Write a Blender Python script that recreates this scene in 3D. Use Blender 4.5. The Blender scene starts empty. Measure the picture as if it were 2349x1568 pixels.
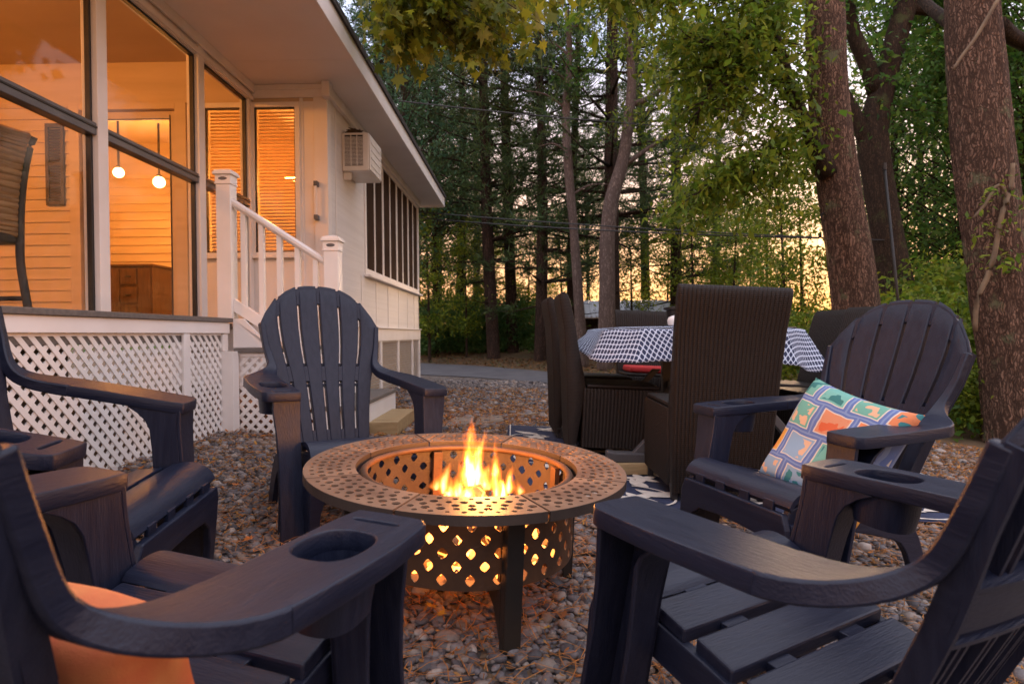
import bpy, bmesh, math, random
import numpy as np
from mathutils import Vector, Matrix, Quaternion, noise as mnoise

# ------------------------------------------------------------------ camera, sky, sun, exposure
S = bpy.context.scene
COL = S.collection
F_PX, HOR, HC, ROLL = 1440.0, 766.0, 0.83, -0.5          # in a 2348 x 1568 picture
PITCH = math.atan((784 - HOR) / F_PX)
cam_d = bpy.data.cameras.new('camera'); cam = bpy.data.objects.new('camera', cam_d); COL.objects.link(cam)
cam_d.sensor_width = 36; cam_d.lens = F_PX / 2348 * 36
cam_d.clip_start = 0.05; cam_d.clip_end = 2000
cam.matrix_world = Matrix.Translation((0, 0, HC)) @ Matrix.Rotation(math.pi / 2 - PITCH, 4, 'X') @ Matrix.Rotation(math.radians(ROLL), 4, 'Z')
cam_d.dof.use_dof = True; cam_d.dof.focus_distance = 2.3; cam_d.dof.aperture_fstop = 5.0
S.camera = cam

SUN_ELEV, SUN_AZ = 7.0, 24.0             # degrees above the horizon; degrees to the right of the view axis
W = bpy.data.worlds.new('World'); S.world = W; W.use_nodes = True
wn = W.node_tree.nodes; wl = W.node_tree.links; wn.clear()
w_out = wn.new('ShaderNodeOutputWorld'); w_bg = wn.new('ShaderNodeBackground')
sky = wn.new('ShaderNodeTexSky'); sky.sky_type = 'NISHITA'; sky.sun_disc = False
sky.sun_elevation = math.radians(SUN_ELEV); sky.sun_rotation = math.radians(SUN_AZ)
sky.air_density = 1.3; sky.dust_density = 1.6; sky.ozone_density = 1.2; sky.altitude = 50
# thin evening cloud, pink to peach, over the clear sky
tc = wn.new('ShaderNodeTexCoord'); mp = wn.new('ShaderNodeMapping'); mp.inputs['Scale'].default_value = (1.0, 1.0, 3.5)
cn = wn.new('ShaderNodeTexNoise'); cn.inputs['Scale'].default_value = 2.2; cn.inputs['Detail'].default_value = 6; cn.inputs['Roughness'].default_value = .55
cr = wn.new('ShaderNodeMapRange'); cr.inputs[1].default_value = .34; cr.inputs[2].default_value = .62; cr.inputs[3].default_value = .90; cr.inputs[4].default_value = .98
sepz = wn.new('ShaderNodeSeparateXYZ'); ramp = wn.new('ShaderNodeValToRGB')
ramp.color_ramp.elements[0].position = 0.0; ramp.color_ramp.elements[0].color = (5.4, 2.1, .75, 1)
ramp.color_ramp.elements[1].position = .75; ramp.color_ramp.elements[1].color = (5.6, 5.3, 5.9, 1)
for _p, _c in ((.11, (6.0, 3.1, 1.6, 1)), (.25, (5.8, 4.2, 3.6, 1)), (.42, (3.7, 4.1, 5.6, 1))):
    e_ = ramp.color_ramp.elements.new(_p); e_.color = _c
mixc = wn.new('ShaderNodeMix'); mixc.data_type = 'RGBA'
wl.new(tc.outputs['Generated'], mp.inputs['Vector']); wl.new(mp.outputs['Vector'], cn.inputs['Vector'])
wl.new(cn.outputs['Fac'], cr.inputs[0]); wl.new(tc.outputs['Generated'], sepz.inputs[0]); wl.new(sepz.outputs['Z'], ramp.inputs['Fac'])
wl.new(cr.outputs[0], mixc.inputs[0]); wl.new(sky.outputs['Color'], mixc.inputs[6]); wl.new(ramp.outputs['Color'], mixc.inputs[7])
wl.new(mixc.outputs[2], w_bg.inputs['Color']); w_bg.inputs['Strength'].default_value = 0.14
wl.new(w_bg.outputs[0], w_out.inputs['Surface'])

sun_d = bpy.data.lights.new('sun', 'SUN'); sun = bpy.data.objects.new('sun', sun_d); COL.objects.link(sun)
sun_d.energy = 1.7; sun_d.angle = math.radians(11); sun_d.color = (1.0, .62, .36)
_a, _e = math.radians(SUN_AZ), math.radians(SUN_ELEV)
sun_to = Vector((math.sin(_a) * math.cos(_e), math.cos(_a) * math.cos(_e), math.sin(_e)))
sun.rotation_euler = sun_to.to_track_quat('Z', 'Y').to_euler(); sun.location = (3, 8, 12)
VS = S.view_settings
VS.view_transform = 'Standard'; VS.look = 'None'; VS.gamma = 1.0; VS.use_curve_mapping = False; VS.exposure = 1.3
S.render.engine = 'CYCLES'; CY = S.cycles
CY.use_denoising = True; CY.max_bounces = 8; CY.diffuse_bounces = 4; CY.glossy_bounces = 4; CY.transparent_max_bounces = 24
CY.transmission_bounces = 6; CY.volume_bounces = 0; CY.sample_clamp_indirect = 6; CY.caustics_reflective = False; CY.caustics_refractive = False
CY.volume_step_rate = 0.6; CY.volume_max_steps = 256

# ------------------------------------------------------------------ helpers
rnd = random.Random(7)
NP = np.random.default_rng(11)

def ray(u, v):
    """direction (with y = 1) seen at pixel u, v of the 2348 x 1568 picture"""
    ro = math.radians(ROLL); du, dv = u - 1174, v - 784
    a = du * math.cos(ro) + dv * math.sin(ro); b = -du * math.sin(ro) + dv * math.cos(ro)
    y = F_PX * math.cos(PITCH) - b * math.sin(PITCH); z = -b * math.cos(PITCH) - F_PX * math.sin(PITCH)
    return Vector((a / y, 1.0, z / y))
def at(u, v, Y):
    d = ray(u, v); return Vector((d.x * Y, Y, HC + d.z * Y))

_FY = [-6, 0, 1.0, 1.6, 2, 4, 5, 7.7, 10.9, 12, 14, 16, 20, 25, 40, 400]
_FZ = [-.48, -.14, -.072, -.022, 0, .023, .03, .0, -.03, -.03, .02, .08, .34, .55, .75, .9]
SX = -.055
def gz(x, y):
    x = np.asarray(x, float); y = np.asarray(y, float)
    t = np.clip((y - 6) / 6, 0, 1); t = t * t * (3 - 2 * t)
    return np.interp(y, _FY, _FZ) + np.interp(x, [-2.8, -1.9, -1.3, 0, 5], [.20, .147, .062, 0, -.235]) * (1 - t)
def gzf(x, y): return float(gz(x, y))
def gnormal(x, y):
    e = .15
    return Vector((-(gzf(x + e, y) - gzf(x - e, y)) / (2 * e), -(gzf(x, y + e) - gzf(x, y - e)) / (2 * e), 1)).normalized()
def ground_hit(u, v):
    d = ray(u, v); t = .3
    while t < 200:
        if HC + d.z * t < gzf(d.x * t, t): break
        t += .02
    return Vector((d.x * t, t, gzf(d.x * t, t)))

def tag(o, label=None, cat=None, group=None, kind=None):
    if label: o['label'] = label
    if cat: o['category'] = cat
    if group: o['group'] = group
    if kind: o['kind'] = kind
    return o
def empty(name, loc=(0, 0, 0), rz=0, label=None, cat=None, group=None):
    o = bpy.data.objects.new(name, None); COL.objects.link(o); o.empty_display_size = .1
    o.location = loc; o.rotation_euler = (0, 0, rz)
    return tag(o, label, cat, group)
def stand(o, x, y, yaw, dz=0.0):
    """put a thing on the sloping ground"""
    q = Vector((0, 0, 1)).rotation_difference(gnormal(x, y)) @ Quaternion((0, 0, 1), yaw)
    o.rotation_mode = 'QUATERNION'; o.rotation_quaternion = q; o.location = (x, y, gzf(x, y) + dz)
def link_mesh(name, me, mat, parent=None, bevel=0, smooth=None, seg=2):
    if mat is not None and len(me.materials) == 0: me.materials.append(mat)
    if smooth is not None:
        me.polygons.foreach_set('use_smooth', [True] * len(me.polygons))
        if smooth < 180: me.set_sharp_from_angle(angle=math.radians(smooth))
    o = bpy.data.objects.new(name, me); COL.objects.link(o)
    if parent is not None: o.parent = parent
    if bevel:
        m = o.modifiers.new('bevel', 'BEVEL'); m.width = bevel; m.segments = seg; m.limit_method = 'ANGLE'; m.angle_limit = math.radians(35)
        m.harden_normals = False
    return o
def mesh(name, verts, faces, mat, parent=None, bevel=0, smooth=None, seg=2):
    me = bpy.data.meshes.new(name); me.from_pydata([tuple(v) for v in verts], [], faces); me.update()
    bm = bmesh.new(); bm.from_mesh(me); bmesh.ops.recalc_face_normals(bm, faces=bm.faces); bm.to_mesh(me); bm.free()
    return link_mesh(name, me, mat, parent, bevel, smooth, seg)
class MB:
    """collects shapes for ONE mesh"""
    def __init__(s): s.v = []; s.f = []
    def add(s, v, f):
        n = len(s.v); s.v += [tuple(p) for p in v]; s.f += [tuple(i + n for i in q) for q in f]; return s
    def box(s, x, y, z):
        v = [(a, b, c) for c in z for b in y for a in x]
        return s.add(v, [(0, 2, 3, 1), (4, 5, 7, 6), (0, 1, 5, 4), (2, 6, 7, 3), (0, 4, 6, 2), (1, 3, 7, 5)])
    def loft(s, rings, closed_ends=True):
        n = len(rings[0]); v = [p for r in rings for p in r]; f = []
        for i in range(len(rings) - 1):
            for j in range(n):
                k = (j + 1) % n; f.append((i * n + j, i * n + k, (i + 1) * n + k, (i + 1) * n + j))
        if closed_ends: f.append(tuple(range(n))[::-1]); f.append(tuple(range((len(rings) - 1) * n, len(rings) * n)))
        return s.add(v, f)
    def tube(s, pts, r, n=8, cap=True):
        pts = [Vector(p) for p in pts]; rr = r if isinstance(r, (list, tuple)) else [r] * len(pts); rings = []
        up = Vector((0, 0, 1))
        for i, p in enumerate(pts):
            d = (pts[min(i + 1, len(pts) - 1)] - pts[max(i - 1, 0)]).normalized()
            a = d.cross(up if abs(d.z) < .95 else Vector((1, 0, 0))).normalized(); b = a.cross(d)
            rings.append([p + (a * math.cos(2 * math.pi * k / n) + b * math.sin(2 * math.pi * k / n)) * rr[i] for k in range(n)])
        return s.loft(rings, cap)
    def lathe(s, prof, n=24, c=(0, 0), sx=1, sy=1):
        rings = [[(c[0] + r * sx * math.cos(2 * math.pi * k / n), c[1] + r * sy * math.sin(2 * math.pi * k / n), z) for k in range(n)] for r, z in prof]
        return s.loft(rings, False)
    def prism(s, pts, axis, a, b):
        """outline pts (2D) extruded along axis from a to b"""
        def P(p, w):
            return {'x': (w, p[0], p[1]), 'y': (p[0], w, p[1]), 'z': (p[0], p[1], w)}[axis]
        n = len(pts); v = [P(p, a) for p in pts] + [P(p, b) for p in pts]
        f = [tuple(range(n))[::-1], tuple(range(n, 2 * n))] + [(i, (i + 1) % n, n + (i + 1) % n, n + i) for i in range(n)]
        return s.add(v, f)
    def grid(s, P, nu, nv, closed_u=False):
        v = [P(i, j) for j in range(nv) for i in range(nu)]; f = []
        for j in range(nv - 1):
            for i in range(nu if closed_u else nu - 1):
                k = (i + 1) % nu; f.append((j * nu + i, j * nu + k, (j + 1) * nu + k, (j + 1) * nu + i))
        return s.add(v, f)
    def build(s, name, mat, parent=None, bevel=0, smooth=None, seg=2): return mesh(name, s.v, s.f, mat, parent, bevel, smooth, seg)
def box(name, x, y, z, mat, parent=None, bevel=.003): return MB().box(x, y, z).build(name, mat, parent, bevel)
def curve_mesh(outline, holes, thick, bevel=0):
    cu = bpy.data.curves.new('tmp', 'CURVE'); cu.dimensions = '2D'; cu.fill_mode = 'BOTH'; cu.extrude = thick / 2 - bevel; cu.bevel_depth = bevel; cu.bevel_resolution = 1
    if bevel: cu.offset = -bevel
    for pts in [outline] + list(holes):
        sp = cu.splines.new('POLY'); sp.points.add(len(pts) - 1)
        for q, p in zip(sp.points, pts): q.co = (p[0], p[1], 0, 1)
        sp.use_cyclic_u = True
    ob = bpy.data.objects.new('tmp', cu); COL.objects.link(ob)
    me = bpy.data.meshes.new_from_object(ob.evaluated_get(bpy.context.evaluated_depsgraph_get()))
    bpy.data.objects.remove(ob); bpy.data.curves.remove(cu); me.materials.clear()
    return me
def smooth_pts(pts, n=6, closed=True):
    out = []; N = len(pts)
    for i in range(N if closed else N - 1):
        g = lambda k: Vector(pts[k % N]) if closed else Vector(pts[min(max(k, 0), N - 1)])
        p0, p1, p2, p3 = g(i - 1), g(i), g(i + 1), g(i + 2)
        for k in range(n):
            t = k / n; out.append(.5 * ((2 * p1) + (p2 - p0) * t + (2 * p0 - 5 * p1 + 4 * p2 - p3) * t * t + (3 * p1 - p0 - 3 * p2 + p3) * t ** 3))
    if not closed: out.append(Vector(pts[-1]))
    return out
def oval(cx, cy, rx, ry, n=24, p=2.0):
    r = []
    for k in range(n):
        t = 2 * math.pi * k / n; c, s_ = math.cos(t), math.sin(t)
        r.append((cx + rx * math.copysign(abs(c) ** (2 / p), c), cy + ry * math.copysign(abs(s_) ** (2 / p), s_)))
    return r
def copy_tree(o, parent=None):
    c = o.copy(); COL.objects.link(c)
    if parent is not None: c.parent = parent
    for ch in list(o.children): copy_tree(ch, c)
    return c
def fast_mesh(name, verts, faces_n, nper, mat, col=None, parent=None, smooth=False):
    """verts (N,3); faces_n (M,nper) index array; col (N,3) per-vertex colour"""
    me = bpy.data.meshes.new(name); M = len(faces_n)
    me.vertices.add(len(verts)); me.vertices.foreach_set('co', np.ascontiguousarray(verts, np.float32).ravel())
    me.loops.add(M * nper); me.loops.foreach_set('vertex_index', np.ascontiguousarray(faces_n, np.int32).ravel())
    me.polygons.add(M); me.polygons.foreach_set('loop_start', np.arange(M, dtype=np.int32) * nper)
    if smooth: me.polygons.foreach_set('use_smooth', np.ones(M, bool))
    me.update(calc_edges=True); me.validate()
    if col is not None:
        a = me.color_attributes.new('Col', 'FLOAT_COLOR', 'POINT'); c4 = np.ones((len(verts), 4), np.float32); c4[:, :3] = col
        a.data.foreach_set('color', c4.ravel())
    return link_mesh(name, me, mat, parent)

# ------------------------------------------------------------------ materials
def nodes(name):
    m = bpy.data.materials.new(name); m.use_nodes = True; nt = m.node_tree; return m, nt, nt.nodes['Principled BSDF']
def N(nt, t, **kw):
    n = nt.nodes.new(t)
    for k, v in kw.items():
        if k.startswith('i_'): n.inputs[k[2:].replace('_', ' ')].default_value = v
        else: setattr(n, k, v)
    return n
def mat(name, c, rough=.5, c2=None, scale=8, bump=0, bscale=60, metal=0, spec=.5, stretch=(1, 1, 1), detail=4, lo=.35, hi=.65, coords='Object', attr=False, rvar=0, coat=0):
    m, nt, b = nodes(name); L = nt.links.new
    b.inputs['Roughness'].default_value = rough; b.inputs['Metallic'].default_value = metal; b.inputs['Specular IOR Level'].default_value = spec
    b.inputs['Coat Weight'].default_value = coat
    co = N(nt, 'ShaderNodeTexCoord'); mp_ = N(nt, 'ShaderNodeMapping'); mp_.inputs['Scale'].default_value = stretch; L(co.outputs[coords], mp_.inputs[0])
    cur = None
    if c2 is not None:
        nz = N(nt, 'ShaderNodeTexNoise'); nz.inputs['Scale'].default_value = scale; nz.inputs['Detail'].default_value = detail; L(mp_.outputs[0], nz.inputs['Vector'])
        mr = N(nt, 'ShaderNodeMapRange'); mr.inputs[1].default_value = lo; mr.inputs[2].default_value = hi; L(nz.outputs['Fac'], mr.inputs[0])
        mx = N(nt, 'ShaderNodeMix', data_type='RGBA'); mx.inputs[6].default_value = (*c, 1); mx.inputs[7].default_value = (*c2, 1); L(mr.outputs[0], mx.inputs[0]); cur = mx.outputs[2]
        if rvar:
            m2 = N(nt, 'ShaderNodeMapRange'); m2.inputs[3].default_value = rough - rvar; m2.inputs[4].default_value = rough + rvar; L(nz.outputs['Fac'], m2.inputs[0]); L(m2.outputs[0], b.inputs['Roughness'])
    if attr:
        at_ = N(nt, 'ShaderNodeAttribute', attribute_name='Col')
        if cur is None: cur = at_.outputs['Color']
        else:
            mu = N(nt, 'ShaderNodeMix', data_type='RGBA', blend_type='MULTIPLY'); mu.inputs[0].default_value = 1; L(cur, mu.inputs[6]); L(at_.outputs['Color'], mu.inputs[7]); cur = mu.outputs[2]
    if cur is None: b.inputs['Base Color'].default_value = (*c, 1)
    else: L(cur, b.inputs['Base Color'])
    if bump:
        n2 = N(nt, 'ShaderNodeTexNoise'); n2.inputs['Scale'].default_value = bscale; n2.inputs['Detail'].default_value = 5; L(mp_.outputs[0], n2.inputs['Vector'])
        bp = N(nt, 'ShaderNodeBump'); bp.inputs['Strength'].default_value = bump; bp.inputs['Distance'].default_value = .01; L(n2.outputs['Fac'], bp.inputs['Height']); L(bp.outputs[0], b.inputs['Normal'])
    return m
def leafmat(name, tr=.5, rough=.5):
    m, nt, b = nodes(name); L = nt.links.new
    a = N(nt, 'ShaderNodeAttribute', attribute_name='Col'); L(a.outputs['Color'], b.inputs['Base Color']); b.inputs['Roughness'].default_value = rough
    b.inputs['Specular IOR Level'].default_value = .3
    t = N(nt, 'ShaderNodeBsdfTranslucent'); hs = N(nt, 'ShaderNodeHueSaturation'); hs.inputs['Value'].default_value = 1.35; hs.inputs['Hue'].default_value = .508; L(a.outputs['Color'], hs.inputs['Color']); L(hs.outputs[0], t.inputs['Color'])
    mx = N(nt, 'ShaderNodeMixShader'); mx.inputs[0].default_value = tr; L(b.outputs[0], mx.inputs[1]); L(t.outputs[0], mx.inputs[2])
    L(mx.outputs[0], nt.nodes['Material Output'].inputs['Surface']); return m
def emit(name, c, s):
    m, nt, b = nodes(name); b.inputs['Base Color'].default_value = (*c, 1); b.inputs['Emission Color'].default_value = (*c, 1); b.inputs['Emission Strength'].default_value = s; return m

M = {}
M['resin'] = mat('resin', (.0080, .0110, .0265), .40, (.0140, .0180, .0370), 5, bump=.18, bscale=26, stretch=(1, 12, 12), rvar=.07, spec=.34)
M['resin_y'] = mat('resin_y', (.0080, .0110, .0265), .40, (.0140, .0180, .0370), 5, bump=.18, bscale=26, stretch=(14, 1.2, 8), rvar=.07, spec=.34)
M['resin_z'] = mat('resin_z', (.0080, .0110, .0265), .42, (.0140, .0180, .0370), 5, bump=.18, bscale=26, stretch=(14, 14, 1.2), rvar=.07, spec=.34)
M['white'] = mat('white_paint', (.84, .80, .765), .5, (.78, .735, .69), 3.5, bump=.03, bscale=40)
M['white_soffit'] = mat('white_soffit', (.84, .79, .74), .55, (.78, .725, .67), 1.6, bump=.02, bscale=30)
M['white_vinyl'] = mat('white_vinyl', (.85, .82, .79), .33, (.80, .77, .73), 5)
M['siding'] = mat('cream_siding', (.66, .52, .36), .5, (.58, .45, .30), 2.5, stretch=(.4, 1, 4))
M['deck'] = mat('deck_board', (.16, .14, .125), .6, (.11, .10, .09), 6, bump=.2, bscale=30, stretch=(1, 8, 8))
M['greymetal'] = mat('grey_aluminium', (.13, .13, .14), .4, (.10, .10, .11), 4, metal=.3)
M['darkmetal'] = mat('dark_steel', (.035, .034, .034), .45, (.05, .045, .04), 8, bump=.05, metal=.6)
M['pit'] = mat('bronze_coated_steel', (.28, .18, .115), .46, (.14, .085, .055), 6, bump=.10, bscale=240, metal=.2, rvar=.08)
M['pit_outer'] = mat('sooty_steel', (.075, .058, .048), .5, (.05, .038, .032), 7, bump=.1, bscale=120, metal=.3)
M['pit_inner'] = mat('heat_stained_steel', (.15, .075, .038), .55, (.07, .04, .025), 7, bump=.12, bscale=60, metal=.35, rvar=.1)
M['wicker'] = None
M['lumber'] = mat('raw_lumber', (.42, .29, .14), .65, (.31, .205, .095), 4, bump=.2, bscale=20, stretch=(1.5, 10, 10), detail=6)
M['stone'] = mat('flagstone', (.27, .215, .165), .8, (.19, .15, .115), 7, bump=.4, bscale=25)
M['asphalt'] = mat('asphalt', (.095, .095, .105), .85, (.07, .07, .08), 2.5, bump=.3, bscale=180)
M['roof'] = mat('roof_shingle', (.06, .05, .045), .9, (.035, .03, .028), 12, bump=.4, bscale=40)
M['ac'] = mat('white_enamel', (.74, .71, .66), .4, (.68, .64, .58), 4)
M['black'] = mat('black_plastic', (.02, .02, .022), .5)
M['orange_cloth'] = mat('orange_cloth', (.62, .15, .06), .9, (.70, .27, .09), 9, bump=.2, bscale=400)
M['red_cloth'] = mat('red_cloth', (.45, .03, .03), .9, bump=.2, bscale=300)
M['nest'] = mat('dry_twigs', (.10, .06, .03), .9, (.05, .03, .02), 20)
M['cabinet'] = mat('walnut_cabinet', (.16, .09, .05), .5, (.10, .055, .03), 6, stretch=(8, 8, 1))
M['shutter'] = mat('brown_shutter', (.07, .045, .03), .5)
M['ceramic'] = mat('white_ceramic', (.75, .74, .72), .25)
M['iron'] = mat('black_iron', (.02, .018, .018), .5, metal=.5)
M['wire'] = mat('cable_sheath', (.03, .03, .03), .6)
M['leaf'] = leafmat('leaf')
M['needle'] = leafmat('needle', .25)
M['drylitter'] = leafmat('dry_leaf', .2, .7)

# ------------------------------------------------------------------ ground
def ground_sheet():
    xs = np.concatenate([np.linspace(-300, -14, 12), np.linspace(-12, 14, 66), np.linspace(16, 300, 12)])
    ys = np.concatenate([np.linspace(-60, -6, 6), np.linspace(-5, 26, 90), np.linspace(28, 420, 22)])
    X, Y = np.meshgrid(xs, ys); Z = gz(X, Y)
    far = np.clip((Y - 15) / 4, 0, 1); Z = Z + far * .10 * np.sin(X * .9 + 1.3) * np.cos(Y * .7)
    v = np.stack([X.ravel(), Y.ravel(), Z.ravel()], 1); nx = len(xs)
    f = [[j * nx + i, j * nx + i + 1, (j + 1) * nx + i + 1, (j + 1) * nx + i] for j in range(len(ys) - 1) for i in range(nx - 1)]
    m = mat('leaf_litter', (.135, .072, .034), .95, (.075, .055, .022), 1.4, bump=.9, bscale=22, detail=8)
    tag(fast_mesh('ground', v, np.array(f), 4, m, smooth=True), kind='structure')
ground_sheet()
# asphalt drive: its edges read off the picture, on the ground
_near = [(900, 858), (962, 861), (1100, 868), (1220, 877), (1330, 889), (1480, 905)]
_far = [(900, 832), (962, 834), (1100, 841), (1220, 851), (1330, 862), (1480, 875)]
NEAR = [ground_hit(*p) for p in _near]; FAR = [ground_hit(*p) for p in _far]
def drive_near(x): return np.interp(x, [p.x for p in NEAR], [p.y for p in NEAR])
def drive():
    mb = MB(); n = 40
    def E(L, t):
        xs = np.linspace(0, len(L) - 1, n); k = xs[t]; i = min(int(k), len(L) - 2); return L[i].lerp(L[i + 1], k - i)
    mb.grid(lambda i, j: (lambda p: (p.x, p.y, gzf(p.x, p.y) + .022))(E(NEAR, i).lerp(E(FAR, i), j / 8)), n, 9)
    tag(mb.build('driveway', M['asphalt'], smooth=180), kind='structure')
drive()
# gravel bed under the loose stones
def gravel_bed():
    xs = np.arange(-3.2, 7.01, .12); ys = np.arange(-1.5, 14.5, .12)
    X, Y = np.meshgrid(xs, ys); Z = gz(X, Y) + .010
    v = np.stack([X.ravel(), Y.ravel(), Z.ravel()], 1); nx = len(xs); f = []
    for j in range(len(ys) - 1):
        for i in range(nx - 1):
            x, y = xs[i] + .06, ys[j] + .06
            if y > drive_near(x) + .1: continue
            if x > 3.3 + .35 * math.sin(y * 1.7) + .12 * (y - 3): continue
            f.append([j * nx + i, j * nx + i + 1, (j + 1) * nx + i + 1, (j + 1) * nx + i])
    m, nt, b = nodes('gravel_base'); L = nt.links.new
    co = N(nt, 'ShaderNodeTexCoord'); vo = N(nt, 'ShaderNodeTexVoronoi'); vo.inputs['Scale'].default_value = 42; L(co.outputs['Object'], vo.inputs['Vector'])
    rp = N(nt, 'ShaderNodeValToRGB'); rp.color_ramp.elements[0].color = (.05, .042, .036, 1); rp.color_ramp.elements[1].color = (.27, .235, .215, 1); rp.color_ramp.interpolation = 'CONSTANT'
    for p_, c_ in ((.2, (.13, .115, .11, 1)), (.45, (.20, .18, .17, 1)), (.6, (.10, .09, .095, 1)), (.75, (.16, .105, .06, 1))):
        e = rp.color_ramp.elements.new(p_); e.color = c_
    sp = N(nt, 'ShaderNodeSeparateColor'); L(vo.outputs['Color'], sp.inputs[0]); L(sp.outputs[0], rp.inputs['Fac']); L(rp.outputs['Color'], b.inputs['Base Color'])
    bp = N(nt, 'ShaderNodeBump'); bp.inputs['Strength'].default_value = 1; bp.inputs['Distance'].default_value = .02; bp.invert = True; L(vo.outputs['Distance'], bp.inputs['Height']); L(bp.outputs[0], b.inputs['Normal']); b.inputs['Roughness'].default_value = .85
    tag(fast_mesh('gravel_bed', v, np.array(f), 4, m, smooth=True), kind='structure')
gravel_bed()

def ico(sub):
    bm = bmesh.new(); bmesh.ops.create_icosphere(bm, subdivisions=sub, radius=1)
    v = np.array([p.co[:] for p in bm.verts]); f = np.array([[q.index for q in p.verts] for p in bm.faces]); bm.free(); return v, f
def rotm(n, rng, flat=.35):
    """n random rotations: any heading, tipped a little"""
    a = rng.uniform(0, 2 * np.pi, n); t = rng.normal(0, flat, n); p = rng.uniform(0, 2 * np.pi, n)
    ca, sa = np.cos(a), np.sin(a); Rz = np.zeros((n, 3, 3)); Rz[:, 0, 0] = ca; Rz[:, 0, 1] = -sa; Rz[:, 1, 0] = sa; Rz[:, 1, 1] = ca; Rz[:, 2, 2] = 1
    ax = np.stack([np.cos(p), np.sin(p), 0 * p], 1); K = np.zeros((n, 3, 3)); K[:, 0, 2] = ax[:, 1]; K[:, 1, 2] = -ax[:, 0]; K[:, 2, 0] = -ax[:, 1]; K[:, 2, 1] = ax[:, 0]
    R = np.eye(3)[None] + np.sin(t)[:, None, None] * K + (1 - np.cos(t))[:, None, None] * (K @ K)
    return R @ Rz
RUG = (-.04, 2.55, 2.87, 5.32)
def on_gravel(x, y):
    ok = (y < drive_near(x) - .02) & (x < 3.25 + .35 * np.sin(y * 1.7) + .12 * (y - 3))
    ok &= ~((x > RUG[0]) & (x < RUG[1]) & (y > RUG[2]) & (y < RUG[3]))
    wall = -1.93 + .018 * (y - 4.25)
    ok &= ~((y < 4.25) & (x < wall - .06)); ok &= ~((y >= 4.25) & (y < 5.8) & (x < -1.86)); ok &= ~((y >= 5.8) & (x < -1.72))
    ok &= ~((x > -1.4) & (x < -.84) & (y > 4.66) & (y < 5.55))
    return ok
def scatter(y0, y1, dens, rng):
    n = int(dens * ((y1 ** 2 - y0 ** 2) * .92 + (y1 - y0) * .6)); y = np.sqrt(rng.uniform(y0 ** 2, y1 ** 2, n)); x = rng.uniform(-.9, .9, n) * (y * .98 + .25)
    k = on_gravel(x, y); return x[k], y[k]
def pebbles(name, y0, y1, dens, sub, size, seed, label):
    rng = np.random.default_rng(seed); x, y = scatter(y0, y1, dens, rng); n = len(x)
    bv, bf = ico(sub); V = len(bv)
    s = size * np.exp(rng.normal(0, .36, n)); sc = np.stack([s * rng.uniform(.85, 1.35, n), s * rng.uniform(.7, 1.0, n), s * rng.uniform(.4, .68, n)], 1)
    P = bv[None] * (1 + .13 * np.sin(bv[None] @ rng.normal(0, 2.2, (n, 3, 3)) + rng.uniform(0, 6, (n, 1, 3))).mean(2, keepdims=True) * 1.6)
    P = (P * sc[:, None]) @ np.transpose(rotm(n, rng), (0, 2, 1))
    z = gz(x, y) + .010 + sc[:, 2] * rng.uniform(.2, 1.1, n); P += np.stack([x, y, z], 1)[:, None]
    pal = np.array([(.185, .175, .18), (.12, .118, .132), (.25, .225, .205), (.32, .295, .275), (.07, .07, .08), (.215, .165, .13), (.15, .143, .152), (.40, .375, .35)])
    c = pal[rng.choice(8, n, p=[.24, .2, .14, .08, .13, .07, .12, .02])] * rng.uniform(.8, 1.2, (n, 1)) * np.array([1.14, 1.06, 1.0])
    f = bf[None] + (np.arange(n) * V)[:, None, None]
    o = fast_mesh(name, P.reshape(-1, 3), f.reshape(-1, 3), 3, M['pebble'], np.repeat(c, V, 0), smooth=True)
    tag(o, label, 'gravel', kind='stuff')
M['pebble'] = mat('river_pebble', (1, 1, 1), .62, (.78, .76, .75), 90, bump=.25, bscale=220, attr=True)
pebbles('gravel', .9, 2.15, 3300, 2, .0118, 1, 'rounded grey river pebbles around the fire pit')
pebbles('gravel', 2.15, 4.4, 2700, 1, .0125, 2, 'rounded grey river pebbles around the rug and stairs')
pebbles('gravel', 4.4, 11.5, 520, 1, .018, 3, 'thinner grey pebbles spread towards the asphalt drive')

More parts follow.
